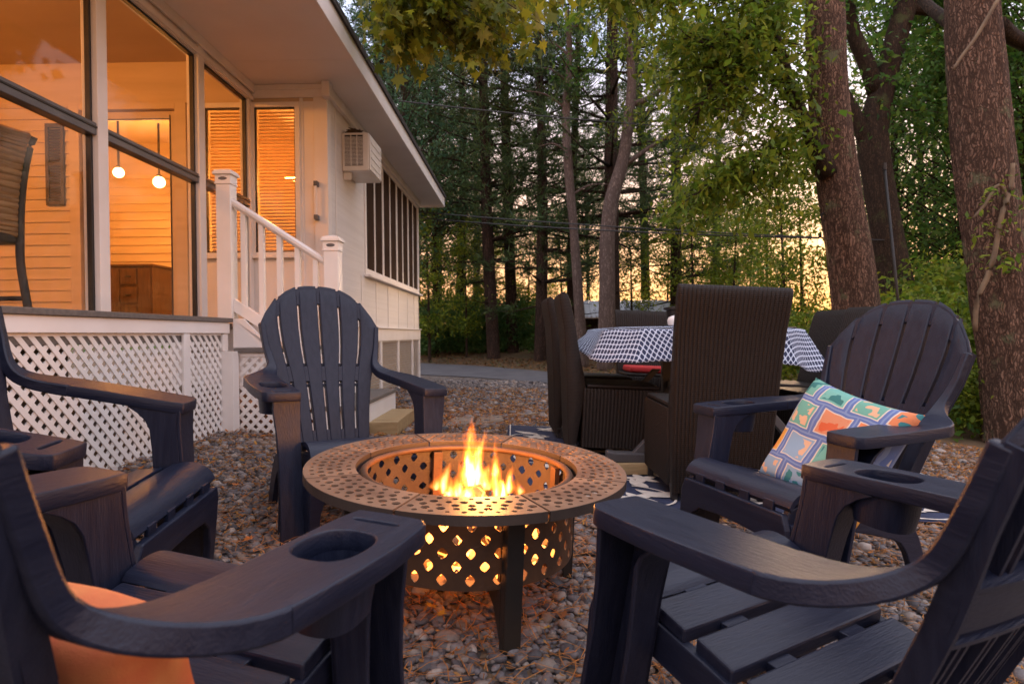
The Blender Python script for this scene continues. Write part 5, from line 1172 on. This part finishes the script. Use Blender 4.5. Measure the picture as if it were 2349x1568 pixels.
def big_trees():
    rng = np.random.default_rng(21)
    # tree with the long left limb
    o = empty('maple_tree', at(1978, 850, 7.5), 0, 'thick leaning tree with lichen on its bark and a limb over the yard', 'tree'); inv = -Vector(o.location)
    def part(mb, name, m):
        q = mb.build(name, m, o, 0, 180); q.data.transform(Matrix.Translation(inv)); return q
    mb = MB(); p, r = pxtrunk([(1985, 880, 125), (1968, 760, 100), (1952, 610, 92), (1926, 450, 86), (1906, 300, 84), (1894, 120, 80), (1892, -60, 76), (1900, -260, 70)], 7.5); p[0].z = gzf(p[0].x, p[0].y) - .1
    TP = trunk(mb, p, r, 44, .07, .05, 1); part(mb, 'trunk', M['bark_oak'])
    mb = MB(); p, r = pxtrunk([(1902, 400, 46), (1860, 315, 34), (1818, 215, 28), (1785, 110, 24), (1745, 0, 20), (1700, -120, 16), (1600, -240, 12)], 7.4, -.08); L1 = trunk(mb, p, r, 14, .06, .1, 2)
    p, r = pxtrunk([(1720, -80, 16), (1560, -190, 13), (1380, -190, 11), (1180, -130, 8), (1000, -70, 6), (880, -30, 4)], 6.9, -.4); L2 = trunk(mb, p, r, 8, .05, .15, 3)
    p, r = pxtrunk([(1815, 320, 12), (1760, 340, 9), (1690, 385, 7), (1630, 430, 5)], 7.1, -.15); L3 = trunk(mb, p, r, 6, .05, .15, 3)
    p, r = pxtrunk([(1760, 60, 12), (1690, 110, 9), (1640, 180, 7), (1600, 260, 5)], 7.0, -.15); L4 = trunk(mb, p, r, 6, .05, .15, 3)
    limbs = L1[4:] + L3 + L4; parts = []
    reg = [(120, 1500, 1850, -60, 120, 6.2, 8.2), (70, 1560, 1850, 120, 260, 6.4, 8.0), (55, 1540, 1850, 260, 420, 6.4, 7.9), (40, 1500, 1800, 400, 560, 6.5, 7.9), (60, 1300, 1560, -60, 60, 5.8, 7.2), (12, 1480, 1600, 60, 200, 6.4, 7.4)]
    C = []
    for n, *q in reg:
        tg = sample_px(rng, n, *q); C.append(twig_cloud(nearest_start(limbs + L2[6:20], tg, rng), tg, rng, 64, .14, .05, mb, .008))
    C = np.concatenate(C); parts.append(leaves(C, .072, rng, YGREEN, .5, None, .38))
    part(mb, 'limbs', M['bark_dark'])
    v, f, c = join(parts); fast_mesh('crown', v + np.array(inv), f, 4, M['leaf'], c, o)
    mb = MB(); tg = sample_px(rng, 62, 880, 1290, -40, 85, 4.5, 5.6) + sample_px(rng, 14, 1080, 1220, 60, 140, 4.6, 5.2) + sample_px(rng, 8, 890, 960, 60, 140, 4.6, 5.2)
    C = twig_cloud(nearest_start(L2[18:], tg, rng), tg, rng, 26, .075, .05, mb, .005); part(mb, 'hanging_twigs', M['bark_dark'])
    v, f, c = leaves(C, .088, rng, OLIVE, .9, MSHAPE); fast_mesh('hanging_leaves', v + np.array(inv), f, 16, M['leaf'], c, o)
    # forked tree behind it
    o = empty('forked_tree', at(2075, 790, 9.6), 0, 'dark tree forking in two behind the leaning tree', 'tree'); inv = -Vector(o.location)
    mb = MB(); p, r = pxtrunk([(2085, 830, 86), (2062, 690, 70), (2038, 560, 64), (2015, 420, 62), (2002, 310, 64), (2022, 210, 50), (2046, 120, 46), (2080, 0, 44), (2110, -140, 40)], 9.6); p[0].z = gzf(p[0].x, p[0].y) - .1; T1 = trunk(mb, p, r, 30, .07, .09, 5); part(mb, 'trunk', M['bark_dark'])
    mb = MB(); lim = []
    for q in ([(2012, 215, 40), (1985, 140, 34), (1958, 80, 30), (1945, 0, 26), (1935, -120, 20)], [(1992, 330, 40), (1962, 270, 32), (1925, 200, 26), (1880, 120, 18), (1850, 20, 12)], [(2080, 20, 26), (2150, 30, 22), (2200, 70, 16), (2260, 90, 10)]):
        p, r = pxtrunk(q, 9.6); lim += trunk(mb, p, r, 10, .06, .15, 6)
    tg = sample_px(rng, 170, 1950, 2348, -120, 330, 9.2, 12) + sample_px(rng, 30, 1850, 2000, -60, 120, 9.2, 11); C = twig_cloud(nearest_start(lim + T1[30:], tg, rng), tg, rng, 48, .2, .03, mb, .007); part(mb, 'limbs', M['bark_dark'])
    v, f, c = leaves(C, .105, rng, GREEN, .4); fast_mesh('crown', v + np.array(inv), f, 4, M['leaf'], c, o)
    # near right tree with vine
    o = empty('vine_clad_tree', at(2335, 930, 5.5), 0, 'rough barked tree with a climbing vine beside the yard', 'tree'); inv = -Vector(o.location)
    mb = MB(); p, r = pxtrunk([(2350, 960, 150), (2330, 840, 128), (2302, 700, 118), (2278, 540, 114), (2258, 380, 112), (2243, 220, 108), (2232, 60, 104), (2224, -120, 100), (2222, -300, 94)], 5.5); p[0].z = gzf(p[0].x, p[0].y) - .1; trunk(mb, p, r, 64, .085, .035, 9); part(mb, 'trunk', M['bark_oak'])
    mb = MB(); p, r = pxtrunk([(2205, 70, 30), (2160, 40, 26), (2120, 5, 22), (2080, -60, 18)], 5.6, .3); l1 = trunk(mb, p, r, 10, .06, .1, 4); p, r = pxtrunk([(2290, 60, 40), (2330, 90, 34), (2400, 110, 30), (2500, 60, 22)], 5.7, .2); l2 = trunk(mb, p, r, 10, .06, .1, 4); part(mb, 'limbs', M['bark_dark'])
    vm = mat('vine_stem', (.20, .135, .075), .8, (.13, .085, .05), 12)
    for q in ([(2288, 0, 8), (2262, 45, 8), (2235, 90, 8), (2205, 130, 7), (2186, 160, 6)], [(2322, 375, 9), (2318, 430, 10), (2300, 480, 11), (2288, 540, 11), (2278, 590, 12), (2262, 640, 12), (2240, 690, 11), (2236, 760, 10)], [(2270, 440, 7), (2290, 425, 7), (2305, 440, 7), (2312, 470, 7)], [(2232, 500, 6), (2258, 470, 7), (2275, 440, 7)]):
        p, r = pxtrunk(q, 5.22); mb = MB(); mb.tube(smooth_pts(p, 3, False), list(np.interp(np.linspace(0, 1, 3 * (len(p) - 1) + 1), np.linspace(0, 1, len(r)), r)), 7); part(mb, 'vine', vm)
    tg = sample_px(rng, 20, 2225, 2345, 420, 620, 5.0, 5.3); C = np.array([t + Vector(rng.normal(0, .05, 3)) for t in tg for _ in range(7)]); v, f, c = leaves(C, .06, rng, YGREEN, .3); fast_mesh('vine_leaves', v + np.array(inv), f, 4, M['leaf'], c, o)
big_trees()

# pines beyond the drive: three kinds of crown shared by many trees
def make_pine(seed, H, base, reach):
    rng = np.random.default_rng(seed); o = empty('pine_tree'); mb = MB(); bend = rng.normal(0, .12, 2)
    P = [Vector((bend[0] * math.sin(z * .35), bend[1] * math.sin(z * .3), z)) for z in np.linspace(-.3, H, 9)]; TP = trunk(mb, P, [.17, .155, .145, .13, .115, .10, .08, .05, .015], 14, .05, .3, seed); 
    cen, dirs = [], []; z = 1.6
    while z < H - .3:
        t = (z - base) / (H - base); p0 = Vector((bend[0] * math.sin(z * .35), bend[1] * math.sin(z * .3), z))
        nb = 2 if t < 0 else rng.integers(4, 6)
        for k in range(nb):
            a = rng.uniform(0, 2 * np.pi); Lb = (rng.uniform(.5, 1.5) if t < 0 else reach * (1 - t) ** .75 * rng.uniform(.65, 1.15) + .25); lift = rng.uniform(-.15, .15) if t < 0 else rng.uniform(.05, .35)
            d = Vector((math.cos(a), math.sin(a), lift)); e = p0 + d * Lb; m_ = p0 + d * Lb * .5 + Vector((0, 0, -.05 * Lb)); mb.tube([p0, m_, e], [.022 + .008 * Lb, .016, .006], 5)
            if t < -.05: continue
            for q in range(int(5 + Lb * 5.5)):
                s_ = rng.uniform(.3, 1.03); c = p0.lerp(m_, s_ * 2) if s_ < .5 else m_.lerp(e, s_ * 2 - 1); off = rng.normal(0, .16 + .10 * s_ * Lb * .3, 3) * np.array([1, 1, .45]); cen.append(np.array(c) + off); dirs.append(np.array(d) * .7 + off * 2 + np.array([0, 0, .35]))
        z += rng.uniform(.38, .62)
    mb.build('trunk', M['bark_pine'], o, 0, 180); cen = np.array(cen); dirs = np.array(dirs); dirs /= np.linalg.norm(dirs, axis=1, keepdims=True); nb = 13; n = len(cen) * nb
    C = np.repeat(cen, nb, 0) + rng.normal(0, .05, (n, 3)); D = np.repeat(dirs, nb, 0) + rng.normal(0, .6, (n, 3)); D /= np.linalg.norm(D, axis=1, keepdims=True); X = np.cross(D, rng.normal(0, 1, (n, 3))); X /= np.linalg.norm(X, axis=1, keepdims=True); L_ = rng.uniform(.13, .24, (n, 1)); w = rng.uniform(.008, .016, (n, 1))
    V = np.stack([C - X * w, C + X * w, C + D * L_], 1); pal = np.array([(.050, .092, .032), (.068, .115, .038), (.036, .072, .030), (.085, .125, .038)]); c = pal[rng.integers(0, 4, n)] * rng.uniform(.7, 1.25, (n, 1))
    fast_mesh('crown', V.reshape(-1, 3), np.arange(n * 3).reshape(n, 3), 3, M['needle'], np.repeat(c, 3, 0), o); return o
PINES = [make_pine(31, 15, 2.6, 2.5), make_pine(32, 13, 1.9, 2.2), make_pine(33, 17, 3.4, 2.8)]
pine_spots = [(1132, 17.0, 0, 1.0), (1176, 18.2, 2, 1.0), (1238, 16.4, 1, .95), (1405, 15.6, 0, 1.15), (1310, 17.6, 2, .8), (1046, 21, 1, 1.0), (1003, 23, 2, .9), (1548, 18.5, 1, 1.0), (1480, 23, 2, 1.0), (955, 19, 0, 1.0), (900, 21.5, 1, 1.1), (1090, 27, 2, 1.0), (1640, 25, 1, 1.0), (850, 26, 2, 1.2)]
used = set()
PO = []
for i, (u, Y, k, s) in enumerate(pine_spots):
    if k in used: c = copy_tree(PINES[k])
    else: c = PINES[k]; used.add(k)
    PO.append((c, u, Y, k, s, i))
for c, u, Y, k, s, i in PO:
    p = at(u, 760, Y); z = gzf(p.x, Y); c.location = (p.x, Y, z - .05); c.rotation_euler = (0, math.radians([-1.5, 2, -1, 1.2][i % 4]), i * 2.4); c.scale = (s * 1.05, s * 1.05, s)
    tag(c, ['tall dark pine in the wood beyond the drive', 'slender pine with low crown in the wood beyond the drive', 'tall thin crowned pine in the wood beyond the drive'][k], 'tree', ['dark pines beyond the drive', 'slender pines beyond the drive', 'thin crowned pines beyond the drive'][k])

# broadleaf trees and saplings in the wood
def make_broad(seed, H, base, R, ncl, nleaf, size, pal, r0=.09, bark='bark_dark', name='broadleaf_tree', spread=.22):
    rng = np.random.default_rng(seed); o = empty(name); mb = MB(); b2 = rng.normal(0, .1 * H / 4, 2); P = [Vector((b2[0] * t * t, b2[1] * t * t, -.2 + (H * .92 + .2) * t)) for t in np.linspace(0, 1, 6)]; T = trunk(mb, P, [r0, r0 * .9, r0 * .75, r0 * .55, r0 * .35, r0 * .12], 10, .04, max(.15, H / 40), seed); tg = []
    while len(tg) < ncl:
        q = rng.uniform(-1, 1, 3)
        if .25 < (q ** 2).sum() < 1: tg.append(Vector((q[0] * R, q[1] * R, base + (H - base) * (.5 + .5 * q[2]))))
    st = []
    for t in tg: c = [p for p in T if p.z < t.z - .05 and p.z > base * .45] or T[4:8]; st.append(c[-1 - int(rng.integers(0, max(1, min(len(c), 8))))])
    C = twig_cloud(st, tg, rng, nleaf, spread, .05, mb, r0 * .10); mb.build('trunk', M[bark], o, 0, 180); v, f, c = leaves(C, size, rng, pal, .35); fast_mesh('crown', v, f, 4, M['leaf'], c, o); return o
kinds = {'a': ('leafy green tree in the wood behind the big trunks', make_broad(41, 9, 1.2, 2.3, 110, 62, .105, GREEN), 'leafy trees behind the big trunks'),
         'b': ('slim yellow green sapling in the wood beyond the drive', make_broad(42, 4.2, .7, 1.15, 60, 60, .085, YGREEN, .04, 'bark_dark', 'sapling', .16), 'saplings beyond the drive'),
         'c': ('blue green leafy tree rising beyond the house eave', make_broad(43, 11, 2.6, 2.2, 110, 60, .11, TEAL, .10), 'leafy trees beyond the eave'),
         'd': ('dense dark green shrub at the edge of the wood', make_broad(44, 1.5, .05, .85, 80, 75, .065, [(.07, .16, .045), (.09, .19, .055), (.055, .13, .04), (.13, .22, .06)], .03, 'bark_dark', 'shrub', .10), 'shrubs along the bank'),
         'e': ('loose yellow green bush growing under the big trees', make_broad(45, 1.7, .05, .8, 60, 55, .08, YGREEN, .025, 'bark_dark', 'bush', .13), 'bushes under the big trees')}
spots = [('a', 2060, 12.5, 1.0), ('a', 2200, 11.5, .95), ('a', 2350, 10.5, 1.0), ('a', 2120, 15.5, 1.1), ('a', 2290, 15, 1.1), ('a', 2420, 13.5, 1.0), ('a', 2150, 18, 1.1), ('a', 2270, 20, 1.2), ('a', 2390, 17, 1.1), ('a', 2500, 9.5, 1.0),
         ('c', 930, 15.8, .85), ('c', 1000, 18.5, .95), ('c', 880, 19, 1.05), ('c', 1060, 24, 1.0), ('c', 1350, 26, .9),
         ('b', 985, 16.5, 1), ('b', 1070, 17.5, .9), ('b', 1210, 19, 1.0), ('b', 1450, 18, 1.0), ('b', 1590, 16, 1.1), ('b', 1680, 15, 1.0), ('b', 1760, 17, 1.2), ('b', 1840, 14, 1.1), ('b', 1530, 21, 1.2), ('b', 1640, 22, 1.3), ('b', 1290, 22, 1.1), ('b', 1130, 22, 1.1), ('b', 1720, 21, 1.3), ('b', 1800, 12, 1.0),
         ('d', 985, 18.4, 1.15), ('d', 1050, 18.8, 1.2), ('d', 1115, 18.4, 1.1), ('d', 1175, 18.6, 1.2), ('d', 1240, 18.2, 1.1), ('d', 1010, 20.2, 1.4), ('d', 1090, 20.4, 1.4), ('d', 1160, 20.2, 1.45), ('d', 945, 19.6, 1.3), ('d', 1225, 20.6, 1.3),
         ('e', 1850, 10.2, .9), ('e', 1945, 9.2, .8), ('e', 2035, 8.2, .95), ('e', 2110, 7.3, 1.0), ('e', 2190, 7.0, .95), ('e', 2230, 8.2, 1.15), ('e', 2300, 6.6, .9), ('e', 2380, 6.2, 1.0), ('e', 2160, 9, 1.2), ('e', 2060, 10.5, 1.2), ('e', 1760, 11.5, .8), ('e', 2330, 8, 1.3), ('e', 2420, 7, 1.2), ('e', 2250, 5.9, .6), ('e', 2000, 7.2, .6)]
seen = set(); placed = []
for i, (k, u, Y, s) in enumerate(spots):
    lab, pr, gr = kinds[k]
    if k in seen: c = copy_tree(pr)
    else: c = pr; seen.add(k)
    placed.append((c, u, Y, s, i, lab, gr))
for c, u, Y, s, i, lab, gr in placed:
    p = at(u, 770, Y); c.location = (p.x, Y, gzf(p.x, Y) - .03); c.rotation_euler = (0, 0, i * 1.93); c.scale = (s * (1 + .06 * math.sin(i * 3)), s, s * (1 + .08 * math.cos(i * 2)))
    tag(c, lab, {'sapling': 'tree', 'shrub': 'shrub', 'bush': 'bush', 'broadleaf_tree': 'tree'}[c.name.split('.')[0]], gr)
# pale bare trunk standing free of the pines
def bare_trunks():
    mb = MB(); o = empty('pale_trunk_tree', (0, 0, 0), 0, 'slim pale grey trunk with crooked top before the pines', 'tree'); p, r = pxtrunk([(1338, 790, 26), (1325, 660, 22), (1315, 520, 20), (1303, 380, 20), (1298, 250, 18), (1306, 130, 14), (1300, 20, 9)], 14.5); p[0].z = gzf(p[0].x, p[0].y) - .1; o.location = p[0]; rng = np.random.default_rng(71)
    T = trunk(mb, p, r, 14, .05, .2, 3)
    for t in (20, 26, 32, 36, 40, 44):
        a = T[min(t, len(T) - 2)]; d = Vector((rng.choice((-1, 1)) * rng.uniform(.5, 1.2), rng.normal(0, .4), rng.uniform(-.2, .5))); mb.tube(smooth_pts([a, a + d * .5 + Vector((0, 0, .12)), a + d], 3, False), list(np.linspace(.035, .008, 7)), 6)
    q = mb.build('trunk', M['bark_grey'], o, 0, 180); q.data.transform(Matrix.Translation(-p[0]))
    tg = sample_px(rng, 26, 1230, 1400, 20, 200, 14, 15); mb = MB(); C = twig_cloud(nearest_start(T[30:], tg, rng), tg, rng, 40, .2, .03, mb, .007); q = mb.build('limbs', M['bark_grey'], o, 0, 180); q.data.transform(Matrix.Translation(-p[0]))
    v, f, c = leaves(C, .10, rng, GREEN, .4); fast_mesh('crown', v - np.array(p[0]), f, 4, M['leaf'], c, o)
    mb = MB(); o = empty('crooked_trunk_tree', (0, 0, 0), 0, 'brown trunk bending right as it climbs past the cables', 'tree'); p, r = pxtrunk([(1388, 780, 40), (1392, 660, 36), (1392, 560, 34), (1402, 460, 32), (1428, 370, 28), (1442, 270, 24), (1448, 180, 20), (1440, 60, 14), (1452, -40, 9)], 13.8); p[0].z = gzf(p[0].x, p[0].y) - .1; o.location = p[0]
    T = trunk(mb, p, r, 14, .05, .2, 4); pp, rr = pxtrunk([(1448, 240, 14), (1490, 225, 12), (1530, 190, 9), (1580, 130, 5)], 13.8); B_ = trunk(mb, pp, rr, 8, .05, .2, 3); pp, rr = pxtrunk([(1430, 380, 12), (1480, 345, 10), (1550, 300, 6)], 13.8); B_ += trunk(mb, pp, rr, 8, .05, .2, 3); q = mb.build('trunk', M['bark_grey'], o, 0, 180); q.data.transform(Matrix.Translation(-p[0]))
    tg = sample_px(rng, 40, 1400, 1620, 40, 330, 13.2, 14.6); mb = MB(); C = twig_cloud(nearest_start(B_ + T[40:], tg, rng), tg, rng, 45, .22, .03, mb, .007); q = mb.build('limbs', M['bark_grey'], o, 0, 180); q.data.transform(Matrix.Translation(-p[0]))
    v, f, c = leaves(C, .10, rng, YGREEN, .4); fast_mesh('crown', v - np.array(p[0]), f, 4, M['leaf'], c, o)
bare_trunks()

# ------------------------------------------------------------------ cables, string light, pole, shed
def cable(name, a, b_, sag, r, label):
    pts = [a.lerp(b_, t) + Vector((0, 0, -sag * 4 * t * (1 - t))) for t in np.linspace(0, 1, 24)]; o = MB().tube(pts, r, 6).build(name, M['wire'], None, 0, 180); tag(o, label, 'cable'); return pts
cable('overhead_cable', at(915, 232, 11.6), at(1660, 298, 14), .05, .012, 'single overhead cable crossing the pines above the eave')
cable('overhead_cable', at(958, 486, 11.0), at(2062, 552, 9.4), .05, .010, 'upper of the paired cables running from the house to the forked tree')
cable('overhead_cable', at(958, 500, 11.0), at(1955, 548, 7.6), .05, .010, 'lower of the paired cables running from the house to the leaning tree')
def bulb():
    p = at(1881, 541, 7.75); o = empty('string_light', p, 0, 'small lit amber bulb hanging from the cable by the leaning tree', 'string light')
    MB().lathe([(.011, .02), (.016, .015), (.018, -.02), (.016, -.032)], 14).build('socket', M['black'], o, 0, 40)
    MB().lathe([(.012, -.032), (.024, -.055), (.029, -.08), (.022, -.105), (.001, -.115)], 16).build('bulb', emit('lit_bulb', (1, .50, .12), 3.2), o, 0, 180)
    l = bpy.data.lights.new('bulb_light', 'POINT'); l.energy = .6; l.color = (1, .6, .25); l.shadow_soft_size = .03; lo = bpy.data.objects.new('bulb_light', l); COL.objects.link(lo); lo.parent = o; lo.location = (0, 0, -.16)
    p = at(1886, 492, 7.35); o = MB().tube([Vector((0, 0, 0)), Vector((-.03, -.01, .02)), Vector((-.06, -.02, 0)), Vector((-.065, -.02, -.06))], .012, 6).build('cable_hook', M['iron'], None, 0, 180); o.location = p + Vector((.06, .05, 0)); tag(o, 'black hook fixed on the leaning tree above the bulb', 'hook')
bulb()
def pole():
    a, b_ = at(2028, 385, 6.6), at(2060, 700, 6.6); d = (b_ - a); b_ = a + d * ((gzf(b_.x, 6.6) - .05 - a.z) / d.z); o = empty('iron_pole', b_, 0, 'thin dark iron pole leaning before the forked tree', 'pole')
    q = MB().tube([a - b_, Vector((0, 0, 0))], .015, 10).build('shaft', M['darkmetal'], o, 0, 180); MB().tube([a - b_ + Vector((0, 0, -.02)), a - b_ + Vector((0, 0, .05))], .02, 10).build('cap', M['darkmetal'], o, 0, 60)
pole()
def shed():
    Y = 18.5; a, b_ = at(1325, 690, Y + 1.6), at(1640, 688, Y + 1.6); c, d = at(1335, 728, Y), at(1620, 724, Y); g = gzf(a.x, Y)
    o = empty('shed', (0, 0, 0), 0, 'low open shed with ribbed metal roof in the wood', 'shed'); met = mat('galvanised_sheet', (.46, .47, .50), .35, (.36, .37, .40), 3, metal=.5)
    n = 26; mb = MB(); rings = []
    A, B, C, D = (Vector(q) for q in (c, d, b_, a))
    for k in range(n):
        t0, t1 = k / n, (k + .97) / n
        q = [A.lerp(B, t0), A.lerp(B, t1), D.lerp(C, t1), D.lerp(C, t0)]; MB().add(q + [p - Vector((0, 0, .03)) for p in q], [(0, 1, 2, 3), (4, 7, 6, 5), (0, 4, 5, 1), (1, 5, 6, 2), (2, 6, 7, 3), (3, 7, 4, 0)]).build('roof_sheet', met, o)
        rb = MB().tube([A.lerp(B, t0) + Vector((0, 0, .012)), D.lerp(C, t0) + Vector((0, 0, .012))], .018, 5).build('roof_rib', met, o)
    for t in (0.02, .33, .66, .98):
        p = A.lerp(B, t); MB().box((p.x - .06, p.x + .06), (Y + .1, Y + .22), (gzf(p.x, Y) - .2, p.z - .02)).build('post', M['bark_pine'], o)
        p = D.lerp(C, t); MB().box((p.x - .06, p.x + .06), (Y + 1.4, Y + 1.52), (gzf(p.x, Y) - .2, p.z - .05)).build('post', M['bark_pine'], o)
    for z in (.35, .7): p, q = A, B; MB().box((p.x, q.x), (Y + .23, Y + .27), (g + z, g + z + .1)).build('rail', M['bark_pine'], o)
    MB().box((A.x, B.x), (Y + 1.53, Y + 1.57), (g - .1, A.z + .1)).build('back_wall', M['bark_pine'], o)
shed()
# ferns of low green filling the wood floor
def undergrowth():
    rng = np.random.default_rng(88); n = 26000; y = rng.uniform(14.8, 34, n); x = rng.uniform(-.75, .95, n) * y; far = np.interp(x, [p.x for p in FAR], [p.y for p in FAR]); k = y > np.maximum(far + 3.0, 18.2) + rng.uniform(0, 1, n); x, y = x[k], y[k]; cl = np.array([mnoise.noise(Vector((a * .7, b_ * .7, 3))) for a, b_ in zip(x, y)]); k = cl > -.12; x, y, cl = x[k], y[k], cl[k]
    C = np.stack([x, y, gz(x, y) + rng.uniform(0, .25, len(x)) + np.clip(cl, 0, 1) * rng.uniform(0, 1.1, len(x))], 1); v, f, c = leaves(C, .17, rng, GREEN + YGREEN[:3], -.2); tag(fast_mesh('undergrowth', v, f, 4, M['leaf'], c), 'low green undergrowth covering the floor of the wood', 'undergrowth', kind='stuff')
    n = 9000; y = rng.uniform(5.6, 16, n); x = rng.uniform(.40, .95, n) * y; k = x > 3.5 + .12 * (y - 3); x, y = x[k], y[k]; C = np.stack([x, y, gz(x, y) + rng.uniform(0, .32, len(x))], 1); v, f, c = leaves(C, .09, rng, GREEN + YGREEN, -.2); tag(fast_mesh('undergrowth', v, f, 4, M['leaf'], c), 'leafy ground cover under the big trees', 'undergrowth', kind='stuff')
undergrowth()
